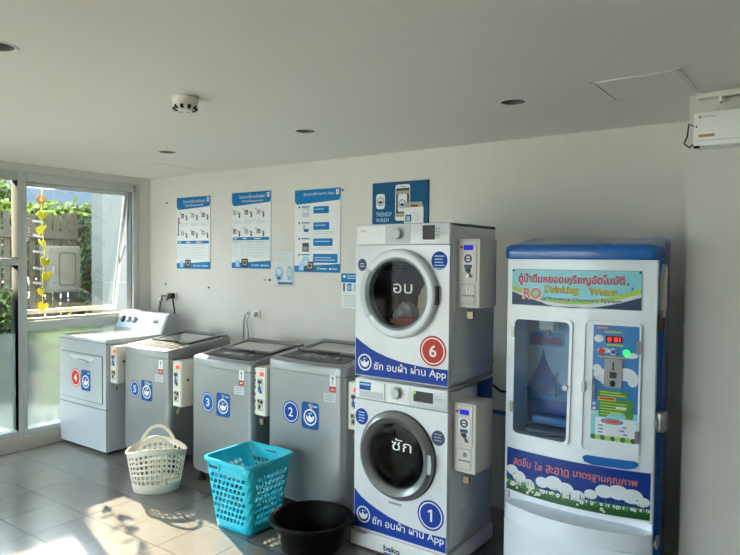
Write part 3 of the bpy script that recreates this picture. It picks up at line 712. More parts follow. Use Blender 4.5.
def coin_large(parent, x, y, z, h, w=0.130, d=0.20):
    cb = MB().box((x, y, z), (x+w, y+d, z+h), 'offwhite', 0.004).build('coin_box', parent)
    F = Frame((x, y, z)); s = h*0.375
    m = MB()
    m.rect(F, 0.012, s+0.006, w-0.020, h-0.010, 'offwhite', 0, 0.003, 0.002)
    m.loft([[F(a, b, c) for a, b in rrect(*q)] for q, c in (((0.010, s+0.004, w-0.018, h-0.008), 0.0), ((0.010, s+0.004, w-0.018, h-0.008), 0.004), ((0.014, s+0.008, w-0.022, h-0.012), 0.004), ((0.014, s+0.008, w-0.022, h-0.012), 0.003))], 'print_pale', False, False, False)
    m.build('upper_door', cb)
    MB().rect(F, 0.040, h-0.058, 0.092, h-0.032, 'blue_lcd', 0.003, 0.005, 0.002).build('blue_display', cb)
    MB().disc(F, 0.026, h-0.043, 0.008, 'red_num', 0.003, 0.006, 16).build('button', cb)
    m = MB().rect(F, 0.032, s+0.055, 0.100, h-0.072, 'plate_white', 0.003, 0.006, 0.014)
    c_ = (0.066, h-0.102); m.ring(F, *c_, 0.014, 0.022, 'print_dark', 0.006, 0.008, 28); m.rect(F, 0.052, c_[1]-0.003, 0.080, c_[1]+0.003, 'print_dark', 0.006, 0.008)
    m.rect(F, 0.045, h-0.150, 0.088, h-0.133, 'navy', 0.006, 0.008)
    m.prism([(0.046, h-0.153), (0.054, h-0.153), (0.092, h-0.195), (0.086, h-0.200)], F, 0.006, 0.010, 'black')
    m.prism([(0.050, s+0.060), (0.062, h-0.175), (0.070, h-0.175), (0.088, s+0.060)], F, 0.006, 0.009, 'navy'); m.rect(F, 0.056, s+0.056, 0.078, s+0.072, 'black', 0.006, 0.016, 0.004)
    m.build('coin_plate', cb)
    m = MB().rect(F, 0.016, 0.016, w-0.022, s-0.008, 'print_pale', 0, 0.0015, 0.002).rect(F, 0.024, 0.024, w-0.030, s-0.016, 'offwhite', 0.0015, 0.003, 0.002)
    m.rect(F, 0.035, 0.060, 0.100, 0.066, 'print_grey', 0.003, 0.009, 0.002); m.disc(F, 0.07, s-0.040, 0.013, 'ring_grey', 0.003, 0.008, 20); m.rect(F, 0.067, s-0.048, 0.073, s-0.032, 'print_dark', 0.008, 0.009)
    m.build('lower_flap', cb)
    MB().disc(F, 0.066, s+0.033, 0.011, 'ring_grey', 0.003, 0.010, 20).build('lock', cb)
    padlock(cb, F, 0.075, 0.0, 'brass')
    return cb
def num_sticker(parent, F, a, b, r, ch, m0, ry=1.12):
    ry = 1.0
    m = MB().disc(F, a, b, r, m0, 0, 0.0008, 36, r*ry); m.ring(F, a, b, r*0.80, r*0.88, 'white', 0, 0.0014, 40, ry)
    if ch == '1': m.prism([(a-r*0.02, b-r*0.40), (a+r*0.12, b-r*0.40), (a+r*0.12, b+r*0.40), (a+r*0.0, b+r*0.40), (a-r*0.20, b+r*0.28), (a-r*0.20, b+r*0.16), (a-r*0.02, b+r*0.24)], F, 0.0008, 0.0016, 'white')
    else: m.text(F, ch, a-r*0.27, b-r*0.40, a+r*0.27, b+r*0.40, 'white', 0.0016, bold=0.015)
    o = m.build('number_sticker', parent); o['label'] = ('red' if 'red' in m0 else 'blue')+' round number '+ch+' sticker'
def logo_tag(parent, F, a0, b0, a1, b1):
    m = MB().rect(F, a0, b0, a1, b1, 'blue_tag', 0, 0.0008, 0.022)
    logo(m, F, (a0+a1)/2, b0+(b1-b0)*0.44, (a1-a0)*0.37, 0.0014, 'white', 'blue_tag')
    m.rect(F, a1-0.045, b1-0.028, a1-0.012, b1-0.018, 'print_light_blue', 0, 0.0014)
    m.build('logo_sticker', parent)['label'] = 'blue logo sticker with white ring'

# ------------------------------------------------------------ top loading washing machines
TL = 'silver top loading washing machines'
def toploader(label, x0, yf, w, d, zf, zb, num, nc, lg, en, coin, blue='blue_num'):
    t = thing('washing_machine', label, 'washing machine', (x0, yf, 0), TL)
    bow = 0.022
    def outline(ins=0.0, r=0.045, k=6, n=14):
        P = []
        x_a, x_b, y_b = ins, w-ins, d-ins
        fy = lambda x: ins-bow*(1-((x-w/2)/(w/2))**2)
        for cx, cy, t0 in ((x_b-r, y_b-r, 0), (x_a+r, y_b-r, pi/2)):
            for i in range(k+1):
                q = t0+pi/2*i/k; P.append((cx+r*cos(q), cy+r*sin(q)))
        y0 = fy(x_a+r)
        for i in range(k+1):
            q = pi+pi/2*i/k; P.append((x_a+r+r*cos(q), y0+r+r*sin(q)))
        for i in range(1, n):
            x = x_a+r+(w-2*r-2*ins)*i/n; P.append((x, fy(x)))
        y0 = fy(x_b-r)
        for i in range(k+1):
            q = -pi/2+pi/2*i/k; P.append((x_b-r+r*cos(q), y0+r+r*sin(q)))
        return P
    zs = zf-0.062
    ring = lambda ins, z: [(x, y, z) for x, y in outline(ins)]
    MB().loft([ring(0.012, 0.085), ring(0.002, 0.10), ring(0.0, 0.13), ring(0.0, zs-0.003), ring(0.003, zs)], 'silver').build('cabinet', t)
    zt = lambda y: zf+(zb-zf)*max(0, y)/d
    sl = lambda ins, dz: [(x, y, zt(y)+dz) for x, y in outline(ins)]
    top = MB().loft([ring(0.003, zs), ring(0.0, zs+0.003), sl(0.0, -0.016), sl(0.004, -0.006), sl(0.014, 0.0)], 'silver')
    top.build('top_cover', t)
    th = math.atan2(zb-zf, d)
    T = Frame((0, 0, zf), (1, 0, 0), (0, cos(th), sin(th)))
    D = d/cos(th)
    # control strip with curved front edge
    n = 16; xa, xb = 0.055, w-0.055
    cur = [(xa+(xb-xa)*i/n, 0.062-0.024*(1-((i/n-0.5)*2)**2)) for i in range(n+1)]
    cp = MB().prism(cur+[(xb-0.01, 0.215), (xa+0.01, 0.215)], T, -0.003, 0.004, 'panel_smoke')
    cpo = cp.build('control_panel', t)
    m = MB().rect(T, w*0.30, 0.125, w*0.60, 0.175, 'lcd', 0.004, 0.0055, 0.006); m.rect(T, w*0.36, 0.135, w*0.54, 0.165, 'lid_dark', 0.0055, 0.0065, 0.004); m.build('display', cpo)
    m = MB()
    for i in range(6): m.disc(T, w*0.17+i*w*0.13, 0.082, 0.011, 'silver_dark', 0.004, 0.0075, 16)
    m.disc(T, w*0.74, 0.145, 0.018, 'silver', 0.004, 0.009, 24); m.build('buttons', cpo)
    MB().disc(T, w-0.035, 0.105, 0.009, 'lid_dark', 0.0, 0.003, 16, 0.006).build('lamp_dot', t)
    # lid
    ld = MB(); o_ = rrect(xa, 0.220, xb, D-0.075, 0.02); i_ = rrect(xa+0.045, 0.262, xb-0.035, D-0.10, 0.012)
    ld.loft([[T(a, b, c) for a, b in q] for q, c in ((o_, -0.002), (o_, 0.012), (i_, 0.014), (i_, 0.006))], 'lid_dark', False, False, False)
    ld.rect(T, w*0.36, 0.224, w*0.64, 0.250, 'lid_dark', 0.010, 0.018, 0.008)
    lo = ld.build('lid', t)
    MB().prism(i_, T, 0.004, 0.009, 'lid_glass').build('lid_window', lo)
    MB().rect(T, 0.03, D-0.070, w-0.03, D-0.018, 'silver_dark', -0.002, 0.012, 0.012).build('rear_trim', t)
    for x in (0.05, w-0.05):
        for y in (0.055, d-0.07):
            MB().lathe([(0.0, 0.0), (0.032, 0.0), (0.03, 0.02), (0.018, 0.03), (0.018, 0.09)], 'rubber', (x, y, 0), n=18).build('foot', t)
    F = Frame((0, 0, 0)); fyo = lambda a: -bow*(1-((a-w/2)/(w/2))**2)
    C_ = lambda a, b, c=0.0: Vector((a, fyo(a)-c, b))
    num_sticker(t, C_, nc[0]-x0, nc[1], nc[2], num, blue)
    logo_tag(t, C_, lg[0]-x0, lg[1], lg[2]-x0, lg[3])
    a, b = en[0]-x0, en[1]
    m = MB().rect(C_, a-0.022, b-0.005, a+0.022, b+0.065, 'paper'); m.rect(C_, a-0.022, b-0.040, a+0.022, b-0.005, 'red_num'); m.rect(C_, a-0.012, b-0.028, a+0.012, b-0.020, 'paper', 0, 0.001); m.disc(C_, a, b+0.045, 0.010, 'print_grey', 0, 0.001, 14); m.rect(C_, a-0.004, b+0.005, a+0.004, b+0.04, 'print_grey', 0, 0.001)
    m.build('energy_label', t)['label'] = 'white and red paper label'
    m = MB().rect(C_, a-0.065, b-0.105, a+0.025, b-0.05, 'print_pale', 0, 0.0006); bars(m, C_, a-0.055, b-0.060, a+0.015, 3, 0.014, 0.005, 'print_grey', 0.0010); m.build('spec_label', t)['label'] = 'pale grey spec label'
    cx, cy, cz, ch, br = coin
    coin_small(t, cx-x0, cy-yf, cz, ch, bracket=br)
    return t
toploader('silver top loader with number 5, right beside the white dryer', 0.870, -0.865, 0.590, 0.63, 0.925, 0.985, '5', (1.052, 0.590, 0.070), (1.140, 0.515, 1.278, 0.675), (1.372, 0.785), (1.462, -0.835, 0.505, 0.345, False))
toploader('silver top loader with number 3, between machines 5 and 2', 1.722, -0.865, 0.640, 0.57, 0.920, 0.990, '3', (1.926, 0.605, 0.072), (2.020, 0.525, 2.158, 0.690), (2.262, 0.805), (2.365, -0.845, 0.575, 0.325, True))
toploader('silver top loader with number 2, behind the black basin', 2.500, -0.865, 0.645, 0.57, 0.980, 1.045, '2', (2.728, 0.655, 0.072), (2.822, 0.570, 2.962, 0.738), (3.062, 0.862), (3.148, -0.83, 0.60, 0.29, False), 'blue_app')

# ------------------------------------------------------------ white front opening dryer with rear console
t = thing('clothes_dryer', 'white clothes dryer with red number 4 and pale blue console, by the window', 'clothes dryer', (0.014, -0.935, 0))
w, d, h = 0.722, 0.74, 0.957
MB().box((0, 0.012, 0.03), (w, d, h-0.03), 'dryer_white', 0.006).build('cabinet', t)
MB().box((-0.003, -0.004, h-0.032), (w+0.003, d, h), 'dryer_top', 0.010, 3).build('top_panel', t)
F = Frame((0, 0, 0))
MB().rect(F, 0.004, 0.03, w-0.004, 0.372, 'dryer_white', -0.02, 0.0, 0.008).build('toe_panel', t)
MB().rect(F, 0.004, 0.380, w-0.004, h-0.035, 'dryer_white', -0.02, 0.0, 0.008).build('upper_panel', t)
MB().rect(F, 0.030, 0.419, w-0.049, 0.818, 'seam', 0, 0.0012, 0.014).rect(F, 0.004, 0.370, w-0.004, 0.382, 'seam', -0.015, -0.001).rect(F, 0.002, h-0.040, w-0.002, h-0.031, 'seam', -0.02, -0.001).build('seam_shadows', t)  # seam strips coloured dark for the shadow in the door and panel gaps
do = MB().rect(F, 0.036, 0.425, w-0.055, 0.812, 'dryer_white', 0, 0.006, 0.012).build('door', t)
G = Frame((0, -0.006, 0)); m = MB(); n = 20
rec = [(0.19+0.19*2*(i/n)-0.005, 0.795-0.055*sin(pi*i/n)**0.6) for i in range(n+1)]
m.prism([(0.17, 0.795)]+rec[1:-1]+[(0.57, 0.795)], G, 0, 0.002, 'plate_grey')
m.prism([(0.25+0.24*i/n, 0.752-0.020*sin(pi*i/n)) for i in range(n+1)]+[(0.25+0.24*(n-i)/n, 0.757+0.012*sin(pi*i/n)) for i in range(n+1)], G, 0, 0.030, 'dryer_white', False)
m.build('handle', do)
num_sticker(t, Frame((0, -0.006, 0)), 0.270, 0.600, 0.080, '4', 'red_num'); logo_tag(t, Frame((0, -0.006, 0)), 0.357, 0.505, 0.500, 0.680)
# rear console: slanted face, rounded ends
prof = [(0.525, h-0.002), (0.535, h+0.02), (0.595, h+0.160), (0.62, h+0.177), (0.65, h+0.181), (0.715, h+0.155), (0.735, h+0.10), (0.735, h-0.002)]
def cprof(x, k):
    cy, cz = 0.64, h; return [(x, cy+(y-cy)*k, cz+(z-cz)*k) for y, z in prof]
con = MB().loft([cprof(-0.004, 0.93), cprof(0.004, 0.985), cprof(0.02, 1), cprof(w-0.02, 1), cprof(w-0.004, 0.985), cprof(w+0.004, 0.93)], 'dryer_white')
co = con.build('console', t)
th = math.atan2(0.140, 0.06); CF = Frame((0, 0.535, h+0.02), (1, 0, 0), (0, cos(th), sin(th)))
MB().rect(CF, 0.025, 0.004, w-0.025, 0.150, 'console_blue', -0.001, 0.0016, 0.015).build('blue_face', co)
m = MB().rect(CF, 0.03, 0.030, w-0.03, 0.033, 'print_light_blue', 0.0016, 0.0022); m.rect(CF, 0.32, 0.10, 0.46, 0.106, 'print_light_blue', 0.0016, 0.0022); m.rect(CF, 0.04, 0.052, 0.30, 0.054, 'print_light_blue', 0.0016, 0.0022); m.build('printed_lines', co)
for i, a in enumerate((0.095, 0.185, 0.275)):
    kb = MB(); kb.lathe([(0.034, 0.0), (0.034, 0.004), (0.027, 0.005), (0.025, 0.020), (0.021, 0.024), (0, 0.024)], 'ring_grey' if i else 'print_dark', CF(a, 0.082, 0.0016), CF.w, 28)
    kb.prism([(a-0.004, 0.060), (a+0.004, 0.060), (a+0.004, 0.104), (a-0.004, 0.104)], CF, 0.02, 0.028, 'steel'); kb.build('knob', co)
m = MB().rect(CF, 0.545, 0.065, 0.635, 0.110, 'print_pale', 0.0016, 0.004, 0.006); m.rect(CF, 0.555, 0.070, 0.625, 0.088, 'print_dark', 0.004, 0.005); m.rect(CF, 0.56, 0.094, 0.62, 0.104, 'print_grey', 0.004, 0.005); m.build('display_window', co)
for x in (0.04, w-0.04):
    for y in (0.05, d-0.05): MB().cyl((x, y, 0), (x, y, 0.035), 0.016, 'rubber').build('foot', t)
coin_small(t, w+0.002, 0.035, 0.605, 0.305, 0.098)

# ------------------------------------------------------------ stacked front loaders
SX, SY = 3.326, -0.9976
ped = thing('appliance_stand', 'white plastic stand under the lower front loader', 'appliance stand', (SX-0.012, SY-0.012, 0))
MB().box((0, 0.03, 0.012), (0.624, 0.56, 0.095), 'white', 0.01).build('base', ped)
MB().prism([(0.0, 0.012), (0.624, 0.012), (0.624, 0.085), (0.60, 0.101), (0.12, 0.101), (0.10, 0.085), (0.0, 0.085)], Frame((0, 0.03, 0)), 0, 0.03, 'white').build('kick_plate', ped)
m = MB().text(Frame((0, 0, 0)), 'beko', 0.228, 0.030, 0.335, 0.062, 'navy', 0.0008, bold=0.03); m.rect(Frame((0, 0, 0)), 0.228, 0.014, 0.29, 0.022, 'blue_tag'); m.build('lettering', ped)
for x in (0.05, 0.57):
    for y in (0.08, 0.50): MB().cyl((x, y, 0), (x, y, 0.014), 0.025, 'rubber').build('foot', ped)

def frontloader(name, label, cat, z0, h, low):
    t = thing(name, label, cat, (SX, SY, z0))
    w, d = 0.60, 0.54
    zd = 0.470 if not low else 0.468
    cx, cz, ro, rg = (0.296, zd+0.001, 0.242, 0.180) if not low else (0.292, zd, 0.240, 0.176)
    F = Frame((0, 0, 0))
    # cabinet open at the drum
    cab = MB(); B_ = lambda y, i: [(i, y, i), (w-i, y, i), (w-i, y, h-i), (i, y, h-i)]
    cab.box((0, 0.03, 0.0), (0.012, d, h), 'white', 0.004).box((w-0.012, 0.03, 0), (w, d, h), 'white', 0.004).box((0, d-0.012, 0), (w, d, h), 'white', 0.004)
    cab.box((0, 0.02, h-0.022), (w, d+0.006, h), 'white', 0.006).box((0, 0.03, 0), (w, d, 0.012), 'white')
    cab.box((w-0.001, 0.06, 0.07), (w+0.003, d-0.05, h-0.10), 'white', 0.003)
    cab.build('cabinet', t)
    # front panel with a round opening
    rh = rg+0.015; N = 48; fp = MB(); zc = h-0.118
    O = []; I = []
    for j in range(N):
        q = 2*pi*(j+0.5)/N; c, s = cos(q), sin(q)
        kx = min((w-cx)/c if c > 0 else cx/-c if c < 0 else 9, (zc-cz)/s if s > 0 else cz/-s if s < 0 else 9)
        O.append((cx+c*kx, cz+s*kx)); I.append((cx+rh*c, cz+rh*s))
    for c in ((0, 0), (w, 0), (w, zc), (0, zc)):
        j = min(range(N), key=lambda k: (O[k][0]-c[0])**2+(O[k][1]-c[1])**2); O[j] = c
    rg_ = lambda P, c: [F(a, b, c) for a, b in P]
    fp.loft([rg_(O, -0.035), rg_(O, 0.0), rg_(I, 0.0), rg_(I, -0.035)], 'white_gloss', False, False, False)
    fp.build('front_panel', t)
    fa = MB().box((0, 0.0, zc+0.002), (w, 0.04, h-0.002), 'white_gloss', 0.006)
    fao = fa.build('control_fascia', t)
    m = MB().rect(F, 0.012, zc+0.008, 0.205, h-0.012, 'white', 0, 0.004, 0.006); m.build('drawer' if low else 'water_tank', t)
    # drum
    dm = MB().lathe([(rh-0.002, 0.02), (rh+0.02, 0.06), (rh+0.045, 0.08), (rh+0.045, 0.34), (0.0, 0.345)], 'drum_dark' if low else 'drum_grey', (cx, 0, cz), (0, 1, 0), 40)
    for k in range(3):
        a = k*2*pi/3+0.4; p = Vector((cx+cos(a)*(rh+0.035), 0.10, cz+sin(a)*(rh+0.035))); q = p+Vector((0, 0.22, 0)); dm.tube([p, q], 0.02, 'drum_dark', 8)
    dm.build('drum', t)
    if low: MB().lathe([(rh-0.006, -0.002), (rh-0.02, 0.02), (rh-0.03, 0.05), (rh+0.01, 0.07)], 'rubber', (cx, 0, cz), (0, 1, 0), 40).build('door_seal', t)
    # door
    A = (0, -1, 0)
    if low: pr = [(ro, 0.0), (ro-0.002, 0.018), (ro-0.010, 0.032), (ro-0.028, 0.042), (rg+0.012, 0.030), (rg, 0.016), (rg-0.004, 0.0)]; mm = 'ring_grey'
    else: pr = [(ro, 0.0), (ro, 0.022), (ro-0.006, 0.034), (ro-0.018, 0.040), (rg+0.018, 0.036), (rg+0.008, 0.022), (rg, 0.008), (rg-0.004, 0.0)]; mm = 'white_gloss'
    dr = MB().lathe(pr, mm, (cx, 0, cz), A, 64)
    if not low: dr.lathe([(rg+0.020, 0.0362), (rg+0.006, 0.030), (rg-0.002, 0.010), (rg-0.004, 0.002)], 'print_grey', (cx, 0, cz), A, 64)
    else: dr.lathe([(ro+0.004, 0.0), (ro+0.004, 0.008), (ro-0.001, 0.010)], 'print_dark', (cx, 0, cz), A, 64)
    do = dr.build('door', t)
    g = MB().lathe([(rg+0.002, 0.016), (rg*0.9, 0.022), (rg*0.6, 0.026), (0, 0.027)] if low else [(rg+0.004, 0.020), (rg*0.7, 0.022), (0, 0.024)], 'door_glass', (cx, 0, cz), A, 48)
    g.build('door_window', do)
    D = lambda a, b, c=0.0: Vector((a, -0.028-c, b))
    if low:
        m = MB().text(D, 'ซัก', cx-0.018, cz+0.036, cx+0.108, cz+0.102, 'white', 0.0)
    else:
        m = MB().text(D, 'อบ', cx-0.022, cz+0.005, cx+0.098, cz+0.055, 'white', 0.0)
    m.build('door_lettering', do)
    if low:
        m = MB().prism([(cx+0.213, cz-0.05), (cx+0.232, cz-0.05), (cx+0.238, cz), (cx+0.232, cz+0.05), (cx+0.213, cz+0.05)], F, 0.02, 0.040, 'ring_grey'); m.build('door_handle', do)
    else:
        m = MB(); R = []
        for j in range(15):
            q = pi-0.62+1.24*j/14; R.append([Vector((cx+r*cos(q), -c, cz+r*sin(q))) for r, c in ((ro-0.045, 0.036), (ro-0.008, 0.036), (ro-0.010, 0.044), (ro-0.040, 0.043))])
        m.loft(R, 'print_pale', True, True, False); m.build('door_handle', do)
        m = MB().box((cx+ro-0.02, -0.03, cz-0.05), (cx+ro+0.005, 0, cz+0.05), 'print_dark', 0.004); m.build('hinge', do)
    # controls
    kx, kz = (0.288, h-0.053) if low else (0.284, h-0.057)
    m = MB().rect(F, kx-0.068, zc+0.010, kx+0.078, h-0.010, 'print_pale' if not low else 'white', 0, 0.0008); 
    for q in range(12):
        a = q*pi/6; m.rect(F, kx+0.044*cos(a)-0.004, kz+0.040*sin(a)-0.001, kx+0.044*cos(a)+0.006, kz+0.040*sin(a)+0.001, 'print_grey', 0, 0.0012)
    m.build('dial_scale', fao)
    MB().lathe([(0.036, 0), (0.036, 0.004), (0.030, 0.006), (0.029, 0.022), (0.025, 0.027), (0, 0.027)], 'plate_grey', (kx, 0, kz), A, 32).build('dial', fao)
    x_a, x_b = (0.392, 0.512) if low else (0.437, 0.512)
    m = MB().rect(F, x_a, h-0.082 if low else h-0.090, x_b, h-0.026 if low else h-0.014, 'black', 0, 0.0015, 0.004)
    m.build('display', fao)
    m = MB()
    for q in range(4): m.disc(F, 0.53+0.016*q, h-0.055, 0.005, 'print_pale', 0, 0.003, 12)
    bars(m, F, 0.52, h-0.02, 0.58, 4, 0.015, 0.004, 'print_pale'); m.build('buttons', fao)
    if low:
        m = MB().rect(F, 0.035, h-0.062, 0.113, h-0.018, 'blue_tag', 0.004, 0.005, 0.002); m.rect(F, 0.040, h-0.036, 0.108, h-0.026, 'print_light_blue', 0.005, 0.0056); m.build('blue_label', t)
        m = MB().rect(F, 0.035, h-0.105, 0.195, h-0.068, 'print_pale', 0.004, 0.0048); m.build('drawer_label', t)
        m = MB().disc(F, x_a+0.006, h-0.034, 0.011, 'lime', 0.0015, 0.0022, 16); m.build('green_dot', fao)
    else:
        m = MB().text(F, 'beko', 0.035, h-0.045, 0.075, h-0.030, 'print_grey', 0.0048); m.build('maker_lettering', t)
        m = MB().rect(F, 0.512, h-0.085, 0.542, h-0.016, 'print_pale', 0, 0.0014); bars(m, F, 0.516, h-0.03, 0.54, 3, 0.016, 0.006, 'print_grey', 0.0018); m.build('strip_label', fao)
    # stickers
    if low:
        b1 = (0.050, 0.645, 0.044); b2 = (0.546, 0.606, 0.040)
        m = MB().disc(F, b1[0], b1[1], b1[2], 'blue_app', 0, 0.0008, 32, b1[2]*1.05); bars(m, F, 0.028, 0.672, 0.072, 4, 0.016, 0.006, 'print_light_blue', 0.0012); m.build('round_badge', t)['label'] = 'light blue round badge'
    else:
        b1 = (0.044, 0.624, 0.030); b2 = (0.540, 0.652, 0.048)
        m = MB().disc(F, b1[0], b1[1], b1[2], 'navy', 0, 0.0008, 32, b1[2]*1.15); bars(m, F, 0.028, 0.632, 0.060, 2, 0.014, 0.004, 'print_pale', 0.0012); m.build('round_badge', t)['label'] = 'small navy round badge'
    m = MB().disc(F, b2[0], b2[1], b2[2], 'navy' if low else 'blue_app', 0, 0.0008, 32); bars(m, F, b2[0]-b2[2]*0.6, b2[1]+b2[2]*0.55, b2[0]+b2[2]*0.7, 3 if low else 5, 0.016, 0.006, 'print_light_blue' if not low else 'print_grey', 0.0012); m.build('round_badge', t)['label'] = ('navy' if low else 'blue')+' round badge with small print'
    if low: band = [(0.003, 0.231), (0.05, 0.190), (0.10, 0.165), (0.158, 0.143), (0.24, 0.118), (0.32, 0.101), (0.40, 0.092), (0.474, 0.087), (0.598, 0.092)]; lo_ = 0.012
    else: band = [(0.003, 0.215), (0.05, 0.186), (0.10, 0.160), (0.147, 0.142), (0.22, 0.120), (0.309, 0.103), (0.40, 0.094), (0.462, 0.089), (0.598, 0.090)]; lo_ = 0.004
    m = MB()
    for (a, b), (a2, b2_) in zip(band, band[1:]): m.add([F(a, lo_, 0.0008), F(a2, lo_, 0.0008), F(a2, b2_, 0.0008), F(a, b, 0.0008)], [(0, 1, 2, 3)], 'blue_app')
    ly = 0.090 if low else 0.077
    logo(m, F, 0.068, ly, 0.047, 0.0016)
    ty = 0.055 if low else 0.045
    m.text(F, 'ซัก อบผ้า ผ่าน App', 0.130, ty-0.014, 0.588, ty+0.046, 'white', 0.0014, bold=0.008)
    m.build('wave_sticker', t)['label'] = 'blue wave sticker with white Thai lettering'
    if low:
        num_sticker(t, F, 0.506, 0.189, 0.080, '1', 'blue_app', 1.05); m = MB(); bars(m, F, 0.24, 0.205, 0.35, 1, 0.02, 0.012, 'print_grey'); bars(m, F, 0.54, 0.35, 0.58, 3, 0.01, 0.004, 'print_pale'); m.build('fine_print', t)
    else: num_sticker(t, F, 0.508, 0.180, 0.080, '6', 'red_num', 1.0)
    if low: coin_large(t, w+0.003, 0.055, 0.435, 0.360)
    else: coin_large(t, w+0.003, 0.075, 0.410, 0.356)
    if low:
        sp = MB().box((w+0.0025, 0.33, 0.60), (w+0.005, 0.52, 0.845), 'film_blue', 0.001); sp.build('side_film', t)['label'] = 'blue film on the side'
        m = MB()
        for k in range(3): m.box((w-0.002, 0.14, 0.10+0.11*k), (w+0.006, 0.44, 0.18+0.11*k), 'white', 0.003)
        m.build('side_ribs', t)
    for x in (0.05, w-0.05):
        for y in (0.07, d-0.06):
            MB().cyl((x, y, -0.006 if not low else 0.0), (x, y, 0.004), 0.02, 'rubber').build('foot', t)
    return t
lowz = 0.101
frontloader('front_load_washer', 'white front loading washer with blue number 1, lower machine of the stack', 'washing machine', lowz, 0.862, True)
frontloader('front_load_dryer', 'white front loading dryer with red number 6, upper machine of the stack', 'clothes dryer', 0.979, 0.851, False)
# laundry inside the upper drum
def garment(name, label, c, r, m_, seed):
    random.seed(seed); bm = bmesh.new(); bmesh.ops.create_icosphere(bm, subdivisions=4, radius=1)
    ph = [random.random()*6 for _ in range(6)]
    for v in bm.verts:
        p = v.co; k = 1+0.16*sin(4*p.x+ph[0])*cos(3*p.z+ph[1])+0.10*sin(9*p.y+5*p.x+ph[2])+0.06*sin(15*p.z+6*p.x+ph[3])
        v.co = Vector((p.x*r[0]*k, p.y*r[1]*k, max(p.z*r[2]*k, -r[2]*0.8)))
    mb = MB().addbm(bm, m_, True); o = mb.build(name, None, c); tag(o, label, 'garment', 'laundry in the upper drum')
garment('garment', 'crumpled pale grey garment in the upper dryer drum, at the left', (3.570, -0.83, 1.325), (0.080, 0.07, 0.065), 'cloth_white', 1)
garment('garment', 'crumpled cream garment in the upper dryer drum, at the right', (3.722, -0.865, 1.375), (0.052, 0.05, 0.115), 'cloth_cream', 2)
garment('garment', 'dark red garment at the bottom front of the upper dryer drum', (3.640, -0.935, 1.292), (0.10, 0.022, 0.028), 'cloth_red', 3)

# cords behind the stack
t = thing('power_cord', 'black cord looping out from behind the stacked machines', 'cord', (3.72, -0.02, 0.95))
MB().tube([(-0.05, 0, 0.10), (-0.02, 0, 0.07), (0.0, 0, 0.03), (-0.03, 0, -0.05), (0.0, -0.01, -0.13), (0.06, -0.01, -0.165), (0.20, -0.01, -0.17), (0.45, -0.012, -0.16)], 0.008, 'cable_black', 8).build('cord', t)
t = thing('water_pipe', 'blue water pipe running along the wall behind the stacked machines', 'pipe', (3.55, -0.03, 0.645))
MB().cyl((0, 0, 0), (0.55, 0, 0), 0.013, 'pipe_blue', n=14).build('pipe', t)
for x in (0.1, 0.42): MB().box((x, -0.015, -0.016), (x+0.02, 0.029, 0.016), 'pipe_blue', 0.003).build('clip', t)

# ------------------------------------------------------------ water vending machine
VW = 0.723
vm = thing('water_vending_machine', 'tall blue and white drinking water vending machine next to the right wall', 'vending machine', (4.150, -0.78, 0))
def vb(z):
    K = [(0.0, .066), (0.30, .072), (0.44, .062), (0.67, .050), (0.75, .045), (1.35, .016), (1.66, .010)]
    for (z0, b0), (z1, b1) in zip(K, K[1:]):
        if z <= z1: return b0+(b1-b0)*max(0, (z-z0)/(z1-z0))
    return K[-1][1]
bul = lambda a, b: vb(b)*(1-((a-VW/2)/(VW/2))**2)
V = lambda a, b, c=0.0: Vector((a, -bul(a, b)-c, b))
# blue body shell: left side, back, right side
sh = MB(); U = []
U += [(0.006, 0.02), (0.0, 0.06)] + [(0.22-0.22*cos(q), 0.26+0.22*sin(q)) for q in [pi/2*i/6 for i in range(7)]]
U += [(VW-x, y) for x, y in U[::-1]]
inn = [(VW/2+(x-VW/2)*0.965, min(y, 0.485)) for x, y in U]
ring = lambda z: [(x, y, z) for x, y in U]+[(x, y, z) for x, y in inn[::-1]]
sh.loft([ring(0.02), ring(1.655)], 'vend_blue')
sh.build('body', vm)
# top cap
def capo(i, y0=-0.028):
    x0, x1, y1, rf, rb = -0.012+i, VW+0.006-i, 0.47-i, 0.035, 0.24
    P = []
    for cx, cy, t0, r in ((x1-rf, y0+i+rf, -pi/2, rf), (x1-rb, y1-rb, 0, rb), (x0+rb, y1-rb, pi/2, rb), (x0+rf, y0+i+rf, pi, rf)):
        for k in range(9): P.append((cx+r*cos(t0+pi/2*k/8), cy+r*sin(t0+pi/2*k/8)))
    return P
cap = MB().loft([[(x, y-0.006*(1-((x-VW/2)/.36)**2), z+dz*min(1, max(0, (y+0.02)/0.25))) for x, y in capo(i)] for i, z, dz in ((0.004, 1.645, 0), (0.0, 1.652, 0), (0.0, 1.690, 0.02), (0.004, 1.704, 0.03), (0.016, 1.712, 0.036), (0.05, 1.716, 0.038))], 'vend_blue')
cap.build('top_cap', vm)
# front panel with an opening for the dispensing bay
HA, HB, HZ0, HZ1 = 0.046, 0.337, 0.752, 1.336
al = sorted(set([0, 0.015, HA, HB, 0.38, 0.42, 0.47, 0.52, 0.57, 0.62, 0.66, 0.70, VW]+[HA+(HB-HA)*i/8 for i in range(9)]))
zl = sorted(set([0.448+(HZ0-0.448)*i/8 for i in range(9)]+[HZ0+(HZ1-HZ0)*i/8 for i in range(9)]+[1.40, 1.50, 1.60, 1.643]))
def low(a, z):
    k = (1-((a-VW/2)/(VW/2))**2); kk = max(k, 0)**0.45
    if z > 0.43: return V(a, z)
    if z > 0.385: return V(a, z, -0.085*kk)
    if z > 0.30: return V(a, z, 0.045*kk)
    return V(a, z, 0.002*kk)
zl = [0.03, 0.10, 0.20, 0.285, 0.301, 0.33, 0.36, 0.375, 0.384, 0.392, 0.415, 0.429, 0.440]+zl
fp = MB(); G = [[low(a, z) for a in al] for z in zl]; n = len(al)
vs = [p for r in G for p in r]; fs = []
